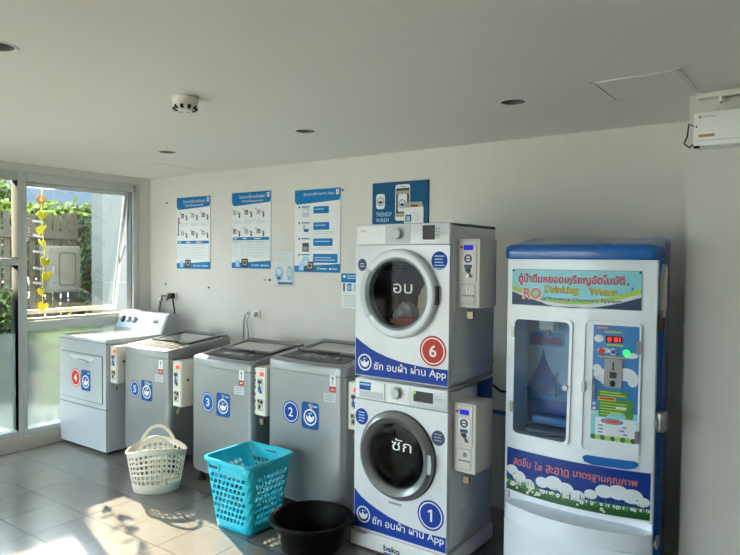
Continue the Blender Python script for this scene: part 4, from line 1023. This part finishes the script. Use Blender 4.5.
for j in range(len(zl)-1):
    for i in range(n-1):
        ac_, zc_ = (al[i]+al[i+1])/2, (zl[j]+zl[j+1])/2
        if HA < ac_ < HB and HZ0 < zc_ < HZ1: continue
        fs.append((j*n+i, j*n+i+1, (j+1)*n+i+1, (j+1)*n+i))
fp.add(vs, fs, 'vend_white', True)
for a0 in (0.0, VW):   # side returns
    P = [low(a0, z) for z in zl]; Q = [Vector((p.x, 0.03, p.z)) for p in P]
    fp.loft([P, Q], 'vend_white', False, False, False) if False else fp.add(P+Q, [(i, i+1, len(P)+i+1, len(P)+i) for i in range(len(P)-1)], 'vend_white')
P = [low(a, 1.643) for a in al]; Q = [Vector((p.x, 0.03, p.z)) for p in P]; fp.add(P+Q, [(i, i+1, len(P)+i+1, len(P)+i) for i in range(len(P)-1)], 'vend_white')
P = [low(a, 0.03) for a in al]; Q = [Vector((p.x, 0.03, p.z)) for p in P]; fp.add(P+Q, [(i, i+1, len(P)+i+1, len(P)+i) for i in range(len(P)-1)], 'vend_white')
fp.build('front_panel', vm)
MB().box((0.02, 0.03, 0.0), (VW-0.02, 0.46, 0.045), 'black', 0.004).build('plinth', vm)
# dispensing bay
DP = 0.18
bay = MB(); c0 = [(HA-.002, 0.0), (HB+.002, 0.0)]
bx = lambda y: [(HA-.004, y, HZ0-.004), (HB+.004, y, HZ0-.004), (HB+.004, y, HZ1+.004), (HA-.004, y, HZ1+.004)]
bay.loft([bx(-0.015), bx(DP)], 'vend_inside', False, True, False)
bo = bay.build('dispensing_bay', vm)
K = Frame((0, DP-0.002, 0))
m = MB().rect(K, HA, HZ0+0.02, HB, HZ1, 'bay_pale', 0, 0.0006); m.rect(K, HA, HZ0+0.02, HB, 0.985, 'drop_blue', 0, 0.001)
m.prism([(HA, 0.90)]+[(HA+(HB-HA)*i/16, 0.985+0.014*sin(i*0.9)) for i in range(17)]+[(HB, 0.90)], K, 0.001, 0.0015, 'water_blue')
for r in (0.10, 0.075): m.ring(K, 0.135, 0.945, r*0.9, r, 'drop_blue', 0.0015, 0.002, 36, 0.22)
dp = [(0.147, 1.115), (0.138, 1.150), (0.132, 1.178), (0.126, 1.150), (0.117, 1.115)][::-1][2:3]+[(0.137, 1.150), (0.149, 1.105), (0.168, 1.065)]+[(0.132+0.066*cos(q)*(1 if True else 1), 1.000+0.066*sin(q)) for q in [radians(38)-radians(256)*i/24 for i in range(25)]]+[(0.096, 1.065), (0.115, 1.105), (0.127, 1.150)]
m.prism(dp, K, 0.0015, 0.003, 'drop_blue'); m.disc(K, 0.110, 0.985, 0.018, 'water_blue', 0.003, 0.0036, 20, 0.026)
m.rect(K, 0.034+.02, 1.185, 0.242, 1.258, 'water_blue', 0.001, 0.002); m.text(K, 'รับน้ำสะอาด', 0.068, 1.196, 0.226, 1.246, 'magenta', 0.0026, bold=0.02)
m.build('drop_poster', bo)
m = MB().lathe([(0.0, 0.0), (0.105, 0.0), (0.112, 0.012), (0.112, 0.022), (0.10, 0.024), (0.0, 0.016)], 'steel', (0.19, 0.085, HZ0), n=40, sy=0.72).box((0.10, 0.10, HZ0+0.03), (0.30, 0.165, HZ0+0.075), 'water_blue', 0.012)
m.build('drip_tray', bo)
MB().box((0.15, 0.05, HZ1-0.055), (0.23, 0.12, HZ1), 'offwhite', 0.006).cyl((0.19, 0.085, HZ1-0.085), (0.19, 0.085, HZ1-0.05), 0.013, 'steel').build('nozzle', bo)
# glass door
gd = MB(); o_ = rrect(0.033, 0.735, 0.350, 1.351, 0.03); i_ = rrect(0.048, 0.752, 0.336, 1.336, 0.025)
gd.loft([[V(a, b, c) for a, b in q] for q, c in ((o_, 0.0), (o_, 0.010), (i_, 0.010), (i_, -0.004))], 'vend_white', False, False, False)
go = gd.build('glass_door', vm)
MB().sheet(V, 0.044, 0.748, 0.340, 1.340, 'vend_glass', 0.003, 8, 10).build('door_pane', go)
for z in (1.27, 0.885): MB().prism(rrect(0.030, z-0.028, 0.046, z+0.028, 0.004), V, 0.008, 0.016, 'steel').build('hinge', go)
MB().tube([V(0.283, 1.085, 0.003), V(0.283, 1.085, 0.022), V(0.283, 0.972, 0.022), V(0.283, 0.972, 0.003)], 0.0055, 'chrome', 8).build('handle', go)
MB().cyl(V(0.326, 1.02, 0.0), V(0.326, 1.02, 0.024), 0.013, 'steel').build('lock', go)
# control door
cdm = MB(); o_ = rrect(0.403, 0.733, 0.664, 1.353, 0.02); i_ = rrect(0.412, 0.742, 0.655, 1.344, 0.016)
cdm.loft([[V(a, b, c) for a, b in q] for q, c in ((o_, 0.0), (o_, 0.009), (i_, 0.009), (i_, 0.002))], 'vend_white', False, False, False)
cdm.sheet(V, 0.410, 0.740, 0.657, 1.346, 'vend_white', 0.0022, 8, 10)
co = cdm.build('control_door', vm)
m = MB().sheet(V, 0.449, 0.795, 0.655, 1.335, 'sky_deep', 0.0030, 8, 10)
for a, b, rx, ry in ((0.475, 1.27, .022, .018), (0.49, 1.10, .035, .03), (0.53, 1.085, .05, .035), (0.60, 1.11, .045, .03), (0.63, 1.09, .024, .035), (0.47, 1.13, .02, .018), (0.62, 1.20, .03, .014), (0.50, 1.215, .03, .012)): m.disc(V, a, b, rx, 'cloud', 0.003, 0.0036, 24, ry)
m.sheet(V, 0.449, 0.795, 0.655, 0.93, 'sky_cyan', 0.0034, 8, 2)
m.sheet(V, 0.470, 0.800, 0.650, 0.900, 'cloud', 0.0038, 8, 2)
m.prism(rrect(0.484, 0.905, 0.635, 0.992, 0.004), V, 0.003, 0.0044, 'info_green'); m.prism(rrect(0.480, 1.000, 0.612, 1.030, 0.003), V, 0.003, 0.0044, 'info_green')
m.prism(rrect(0.478, 0.980, 0.56, 0.998, 0.004), V, 0.003, 0.0048, 'gold'); bars(m, V, 0.485, 0.994, 0.552, 1, .01, .008, 'red', 0.0052); bars(m, V, 0.486, 1.024, 0.608, 2, .012, .006, 'lime', 0.0048); bars(m, V, 0.49, 0.972, 0.62, 5, .013, .005, 'lime', 0.0048)
bars(m, V, 0.56, 0.958, 0.615, 1, .01, .010, 'cloud', 0.0052)
m.disc(V, 0.545, 0.886, 0.05, 'sky_deep', 0.003, 0.0044, 28, 0.014); m.disc(V, 0.545, 0.886, 0.042, 'salmon', 0.003, 0.0048, 28, 0.010); bars(m, V, 0.52, 0.889, 0.575, 1, .01, .006, 'red', 0.0052)
bars(m, V, 0.485, 0.866, 0.632, 4, .016, .006, 'sky_deep', 0.0044)
for i in range(9): m.disc(V, 0.462+0.022*i, 0.806, 0.012, ('grass_green', 'lime')[i % 2], 0.003, 0.0046, 12)
bars(m, V, 0.50, 1.308, 0.59, 1, .01, .008, 'lime', 0.004); bars(m, V, 0.51, 1.248, 0.585, 1, .01, .008, 'lime', 0.004); bars(m, V, 0.465, 1.326, 0.53, 1, .01, .008, 'salmon', 0.004); bars(m, V, 0.475, 1.190, 0.625, 1, .01, .007, 'gold', 0.004)
m.build('instruction_panel', co)
m = MB().prism(rrect(0.508, 1.254, 0.580, 1.286, 0.003), V, 0.003, 0.006, 'black')
m.text(V, '0 81', 0.516, 1.260, 0.572, 1.280, 'red_digit', 0.0066); m.build('price_display', co)
m = MB().disc(V, 0.489, 1.212, 0.0135, 'red_num', 0.003, 0.010, 24); m.build('button', co)['label'] = 'red push button'
m = MB().disc(V, 0.542, 1.212, 0.015, 'white', 0.003, 0.008, 24).disc(V, 0.542, 1.212, 0.011, 'drop_blue', 0.008, 0.011, 24); m.build('button', co)['label'] = 'white ringed blue push button'
m = MB().disc(V, 0.600, 1.212, 0.0145, 'green_led', 0.003, 0.010, 24); m.build('button', co)['label'] = 'lit green push button'
m = MB().prism(rrect(0.504, 1.046, 0.584, 1.178, 0.010), V, 0.003, 0.008, 'steel')
m.prism(rrect(0.541, 1.125, 0.547, 1.165, 0.002), V, 0.008, 0.009, 'black'); m.prism(rrect(0.530, 1.090, 0.560, 1.118, 0.003), V, 0.008, 0.012, 'print_dark'); m.prism(rrect(0.532, 1.050, 0.556, 1.078, 0.010), V, 0.008, 0.010, 'black'); m.disc(V, 0.516, 1.165, 0.004, 'ring_grey', 0.008, 0.010, 10); m.disc(V, 0.572, 1.165, 0.004, 'ring_grey', 0.008, 0.010, 10)
m.build('coin_slot', co)
MB().tube([V(0.461, 1.085, 0.003), V(0.461, 1.085, 0.022), V(0.461, 0.985, 0.022), V(0.461, 0.985, 0.003)], 0.0055, 'chrome', 8).build('handle', co)
m = MB()
for i in range(3): m.disc(V, 0.463, 0.962-0.022*i, 0.007, 'offwhite', 0.003, 0.007, 14)
m.build('selector_lights', co)
for z in (1.242, 0.828): MB().prism(rrect(0.646, z-0.028, 0.664, z+0.028, 0.004), V, 0.008, 0.016, 'steel').build('hinge', co)
MB().prism(rrect(0.403, 1.012, 0.420, 1.062, 0.005), V, 0.008, 0.018, 'steel').build('latch', co)
# sign
m = MB().sheet(V, 0.026, 1.410, 0.660, 1.592, 'sky_cyan', 0.003, 16, 4)
for e in ((0.026, 1.41, 0.660, 1.4115), (0.026, 1.5905, 0.660, 1.592)): m.sheet(V, *e, 'navy', 0.0034, 16, 1)
wv = lambda a, k, s: 1.455+k-0.040*sin((a-0.02)/0.64*pi*1.0)+s*(abs((a-0.34)/0.32)**2)*0.03
m.sheet(V, 0.028, 0, 0.658, 0, 'lime', 0.0036, 24, 1, lambda a: (wv(a, 0.005, 1), wv(a, 0.028, 1)))
m.sheet(V, 0.028, 0, 0.658, 0, 'cloud', 0.0040, 24, 1, lambda a: (wv(a, -0.006, .8), wv(a, 0.010, .8)))
m.sheet(V, 0.028, 0, 0.658, 0, 'navy', 0.0044, 24, 1, lambda a: (1.412, wv(a, -0.002, 0.9) if a < 0.2 else wv(a, -0.008, 0.8)))
m.text(V, 'ตู้น้ำดื่มหยอดเหรียญอัตโนมัติ', 0.062, 1.512, 0.585, 1.572, 'magenta', 0.0052, bold=0.025)
m.text(V, 'RO', 0.085, 1.440, 0.190, 1.502, 'cloud', 0.0054, bold=0.05); m.text(V, 'RO', 0.090, 1.443, 0.185, 1.499, 'salmon', 0.0058, bold=0.03)
for i in range(2):
    m.text(V, 'Drinking', 0.205-0.002*i, 1.468-0.002*i, 0.375-0.002*i, 1.515-0.002*i, ('gold', 'text_green')[i], 0.0060-0.0004*i, bold=0.03); m.text(V, 'Water', 0.425-0.002*i, 1.474-0.002*i, 0.555-0.002*i, 1.510-0.002*i, ('gold', 'text_green')[i], 0.0060-0.0004*i, bold=0.03)
m.text(V, 'Reverse Osmosis System', 0.225, 1.434, 0.575, 1.456, 'cloud', 0.0054, bold=0.05); m.text(V, 'Reverse Osmosis System', 0.226, 1.4345, 0.574, 1.4565, 'text_green', 0.0058, bold=0.02)
m.prism([(0.18, 1.44), (0.225, 1.462), (0.205, 1.437), (0.23, 1.43)], V, 0.005, 0.0056, 'sky_deep')
for a, b in ((0.33, 1.522), (0.45, 1.507), (0.60, 1.53), (0.62, 1.51)): m.disc(V, a, b, 0.007, 'water_blue', 0.003, 0.005, 10)
m.build('sign_plate', vm)['label'] = 'cyan sign with red Thai heading and gold Drinking Water'
m = MB()
for a in (0.034, 0.652):
    for b in (1.418, 1.584): m.disc(V, a, b, 0.005, 'print_dark', 0.003, 0.007, 10)
m.build('sign_screws', vm)
# blue grip under the control door
m = MB().prism([(0.418, 0.702), (0.430, 0.712), (0.650, 0.714), (0.664, 0.704), (0.655, 0.686), (0.62, 0.676), (0.47, 0.674), (0.43, 0.682)], V, -0.004, 0.014, 'vend_blue'); m.build('pull_grip', vm)
# lower banner
m = MB().sheet(V, 0.014, 0.450, 0.714, 0.668, 'banner_blue', 0.003, 20, 4)
random.seed(21)
m.sheet(V, 0.014, 0.47, 0.714, 0.50, 'cloud', 0.0036, 20, 1)
for a, b, r in ((0.04, 0.555, .035), (0.09, 0.53, .04), (0.15, 0.51, .03), (0.22, 0.535, .035), (0.28, 0.545, .045), (0.34, 0.53, .04), (0.40, 0.51, .035), (0.46, 0.53, .03), (0.52, 0.555, .04), (0.58, 0.56, .045), (0.64, 0.55, .045), (0.69, 0.53, .03)): m.disc(V, min(max(a, .014+r), .714-r), b, r, 'cloud', 0.003, 0.0038, 28, r*0.75)
m.sheet(V, 0.014, 0.450, 0.714, 0.485, 'grass_dark', 0.0042, 20, 1)
for i in range(150):
    a = random.uniform(0.02, 0.705); hh = random.uniform(0.02, 0.055); s = random.uniform(-.006, .006)
    m.add([V(a-0.004, 0.475, 0.0045), V(a+0.004, 0.475, 0.0045), V(min(max(a+s, .015), .713), 0.475+hh, 0.0045)], [(0, 1, 2)], random.choice(['grass_green', 'grass_dark', 'grass_green', 'info_green']))
for i in range(24):
    a = random.uniform(0.03, 0.70); b = random.uniform(0.458, 0.50); r = random.uniform(.005, .011)
    m.disc(V, a, b, r, 'paper', 0.0046, 0.0050, 12); m.disc(V, a, b, r*0.35, 'gold', 0.0050, 0.0054, 8)
for a, b in ((0.06, 0.54), (0.66, 0.535), (0.17, 0.525)): m.prism([(a-.008, b+.004), (a, b), (a+.009, b+.006), (a, b-.005)], V, 0.004, 0.0046, 'navy')
x = 0.055
for wd, ww in (('สดชื่น', 0.10), ('ใส', 0.04), ('สะอาด', 0.115), ('มาตรฐานคุณภาพ', 0.285)):
    m.text(V, wd, x, 0.588, x+ww, 0.634 if wd in ('สดชื่น',) else 0.626, 'salmon', 0.0048); m.text(V, wd, x+.001, 0.589, x+ww+.001, 0.635 if wd in ('สดชื่น',) else 0.627, 'salmon', 0.0047); x += ww+0.022
m.build('meadow_banner', vm)['label'] = 'blue sky and daisy meadow banner with pink Thai slogan'
# locks and bar on the right side
S = Frame((VW, 0, 0), (0, 1, 0), (0, 0, 1))
MB().prism([(0.10, 1.625), (0.13, 1.600), (0.125, 1.42), (0.09, 1.370), (0.055, 1.40), (0.06, 1.56)], S, 0, 0.018, 'offwhite').build('hasp', vm)
m = MB().tube([S(0.030, 1.375, 0.012), S(0.026, 1.40, 0.012), S(0.042, 1.412, 0.012), S(0.058, 1.40, 0.012), S(0.054, 1.375, 0.012)], 0.004, 'steel', 8).prism(rrect(0.018, 1.325, 0.066, 1.378, 0.006), S, 0.003, 0.022, 'bark'); m.build('padlock', vm)
m = MB().cyl(S(0.045, 0.90, 0), S(0.045, 0.90, 0.012), 0.05, 'ring_grey', n=30).box((VW+0.002, 0.005, 0.855), (VW+0.045, 0.085, 0.955), 'steel', 0.018, 3); m.build('barrel_lock', vm)
m = MB().tube([S(0.05+0.028*cos(q), 0.335+0.028*sin(q), 0.012) for q in [2*pi*i/16 for i in range(16)]], 0.005, 'steel', 8, True).box((VW, 0.02, 0.325), (VW+0.014, 0.036, 0.345), 'steel'); m.build('lock_ring', vm)
MB().prism([(0.06, 1.63), (0.22, 1.63), (0.22, 1.30), (0.10, 1.27), (0.06, 1.34)], Frame((0, 0, 0), (0, 1, 0), (0, 0, 1)), 0.0, -0.0, 'vend_blue') if False else None
m = MB().box((-0.030, 0.08, 1.33), (0.0, 0.24, 1.64), 'vend_blue', 0.012, 3); m.build('side_grip', vm)

# ------------------------------------------------------------ baskets and basin
def cellwall(mb, P, ns, s_off, ts, hole, m, shear=0.0, size=0.62, k=3, power=2.0):
    """wall of ns x len(ts)-1 cells on the surface P(s,t); hole(i,j) -> opening in that cell"""
    for j in range(len(ts)-1):
        for i in range(ns):
            q = lambda x, y: P((i+x+shear*(j+y)+s_off)/ns, ts[j]+(ts[j+1]-ts[j])*y)
            h = hole(i, j); n4 = 4*k
            out = []
            for e in range(4):
                for z in range(k):
                    f = z/k; out.append(((f, 0), (1, f), (1-f, 1), (0, 1-f))[e])
            if not h:
                mb.add([q(*p) for p in out], [tuple(range(n4))], m, True); continue
            inn = []
            for x, y in out:
                dx, dy = x-0.5, y-0.5; r = (abs(dx)**h[1]+abs(dy)**h[1])**(1/h[1]); inn.append((0.5+dx/r*h[0]/2, 0.5+dy/r*h[0]/2))
            mb.add([q(*p) for p in out]+[q(*p) for p in inn], [(a, (a+1) % n4, n4+(a+1) % n4, n4+a) for a in range(n4)], m, True)
# white oval basket
wb = thing('laundry_basket', 'white oval plastic laundry basket with round holes, in front of machines 5 and 3', 'laundry basket', (1.688, -1.140, 0.002), None, radians(51))
def PW(s, t):
    q = 2*pi*s; kx = 0.155+0.047*t**0.85; ky = 0.118+0.045*t**0.85
    z = 0.012+(0.262+0.050*(sin(q)**2))*t
    return Vector((kx*cos(q), ky*sin(q), z))
ts = [0, 0.17, 0.30, 0.42, 0.54, 0.66, 0.78, 0.895, 1.0]
b = MB(); cellwall(b, PW, 32, 0, ts, lambda i, j: None if j in (0, 7) else ((0.70, 2.0) if j >= 5 else (0.70, 5.0)), 'basket_white')
b.build('basket_wall', wb, solid=0.003)
b = MB(); R = [PW(i/48, 0) for i in range(48)]
b.loft([[Vector((p.x*k, p.y*k, z)) for p in R] for k, z in ((0.93, 0.0), (0.985, 0.003), (1.0, 0.012))], 'basket_white', True, False); b.build('base', wb)
MB().tube([PW(i/64, 1.0) for i in range(64)], 0.006, 'basket_white', 8, True).build('rim', wb)
for sg in (1, -1):
    pts = []
    for i in range(25):
        q = radians(90*sg)+radians(33)*(i/24-0.5)*2; p = PW(q/2/pi, 1.0); u = (i/24-0.5)*2
        p.z += 0.085*max(0, 1-abs(u)**2.2); p.y *= 1-0.05*(1-u*u); pts.append(p)
    m = MB(); R = []
    for i, p in enumerate(pts):
        d = (pts[min(i+1, 24)]-pts[max(i-1, 0)]).normalized(); n_ = Vector((0, sg, 0)); s_ = d.cross(n_).normalized()
        R.append([p+s_*0.011+n_*0.004, p+s_*0.011-n_*0.004, p-s_*0.011-n_*0.004, p-s_*0.011+n_*0.004])
    m.loft(R, 'basket_white', True, True, True); m.build('handle', wb)
# cyan square basket
cy = thing('laundry_basket', 'bright cyan square plastic laundry basket with slanted diamond holes', 'laundry basket', (2.640, -1.160, 0.002), None, radians(1))
def rr_at(u, hx, hy, r):
    """point on a rounded rectangle, u in 0..1, starting at the middle of the front edge, going to +x"""
    L = [hx-r, pi*r/2, 2*(hy-r), pi*r/2, 2*(hx-r), pi*r/2, 2*(hy-r), pi*r/2, hx-r]; T = sum(L); d = (u % 1)*T
    st = [((0, -hy), (1, 0)), ((hx-r, -hy+r), -90), ((hx, -hy+r), (0, 1)), ((hx-r, hy-r), 0), ((hx-r, hy), (-1, 0)), ((-hx+r, hy-r), 90), ((-hx, hy-r), (0, -1)), ((-hx+r, -hy+r), 180), ((-hx+r, -hy), (1, 0))]
    for l, (o, w_) in zip(L, st):
        if d <= l+1e-9:
            if isinstance(w_, tuple): return Vector((o[0]+w_[0]*d, o[1]+w_[1]*d, 0))
            q = radians(w_)+d/r; return Vector((o[0]+r*cos(q), o[1]+r*sin(q), 0))
        d -= l
    return Vector((0, -hy, 0))
def PC(s, t):
    p = rr_at(s, 0.146+0.046*t, 0.140+0.056*t, 0.035+0.015*t); p.z = 0.01+0.42*t; return p
ts = [0, 0.10, 0.19, 0.28, 0.37, 0.46, 0.55, 0.64, 0.73, 0.82, 1.0]
NS = 38
def hc(i, j):
    if j in (0, 9): return None
    s = ((i+0.5+0.5*(j+0.5)) % NS)/NS
    for c in (0.130, 0.37, 0.63, 0.870):
        if abs(s-c) < 0.022: return None
    return (0.74, 2.6)
b = MB(); cellwall(b, PC, NS, 0, ts, hc, 'basket_cyan', 0.5, k=3); b.build('basket_wall', cy, solid=0.003)
b = MB(); R = [PC(i/64, 0) for i in range(64)]
b.loft([[Vector((p.x*k, p.y*k, z)) for p in R] for k, z in ((0.94, 0.0), (0.99, 0.003), (1.0, 0.01))], 'basket_cyan', True, False); b.build('base', cy)
R = []
for i in range(72):
    p = PC(i/72, 1.0); o = Vector((p.x, p.y, 0)).normalized(); R.append([p+o*q+Vector((0, 0, z)) for q, z in ((-0.003, -0.004), (-0.003, 0.004), (0.012, 0.004), (0.015, 0.0), (0.014, -0.016), (0.010, -0.016), (0.010, -0.003))])
MB().loft(R, 'basket_cyan', False, False, True, True).build('rim', cy)
for s, nm in ((0.0, 'front'), (0.5, 'rear'), (0.25, 'side'), (0.75, 'side')):
    p = PC(s, 0.905); n_ = {0.0: (0, -1, 0), 0.5: (0, 1, 0), 0.25: (1, 0, 0), 0.75: (-1, 0, 0)}[s]; u = Vector((0, 0, 1)).cross(Vector(n_))
    if s in (0.25, 0.75): continue
    F = Frame(p, u, (0, 0, 1), n_)
    if s == 0.0: F = Frame(p-Vector((0.10, 0, 0)), u, (0, 0, 1), n_)
    m = MB(); o_ = rrect(-0.05, -0.022, 0.05, 0.022, 0.012); i_ = rrect(-0.042, -0.014, 0.042, 0.014, 0.008)
    m.loft([[F(a, b_, c) for a, b_ in q] for q, c in ((o_, 0.001), (o_, 0.008), (i_, 0.008), (i_, 0.001))], 'basket_cyan', False, False, False)
    m.rect(F, -0.042, -0.014, 0.042, 0.014, 'print_dark', 0.001, 0.003, 0.008); m.build('handle', cy)
# black basin
bs = thing('wash_basin', 'round black plastic basin on the floor in front of machine number 2', 'basin', (3.156, -1.172, 0.001))
MB().lathe([(r*0.945, z*1.07) for r, z in ((0.0, 0.0), (0.165, 0.0), (0.178, 0.008), (0.228, 0.158), (0.246, 0.160), (0.250, 0.154), (0.252, 0.160), (0.247, 0.168), (0.226, 0.168), (0.221, 0.162), (0.172, 0.014), (0.0, 0.008))], 'basin_black', n=64).build('bowl', bs)
for a in (2.2, 2.2+pi):
    c, s = cos(a), sin(a); m = MB().box((0.224, -0.05, 0.160), (0.252, 0.05, 0.170), 'basin_black', 0.004, mtx=Matrix.Rotation(a, 4, 'Z')); m.build('handle', bs)
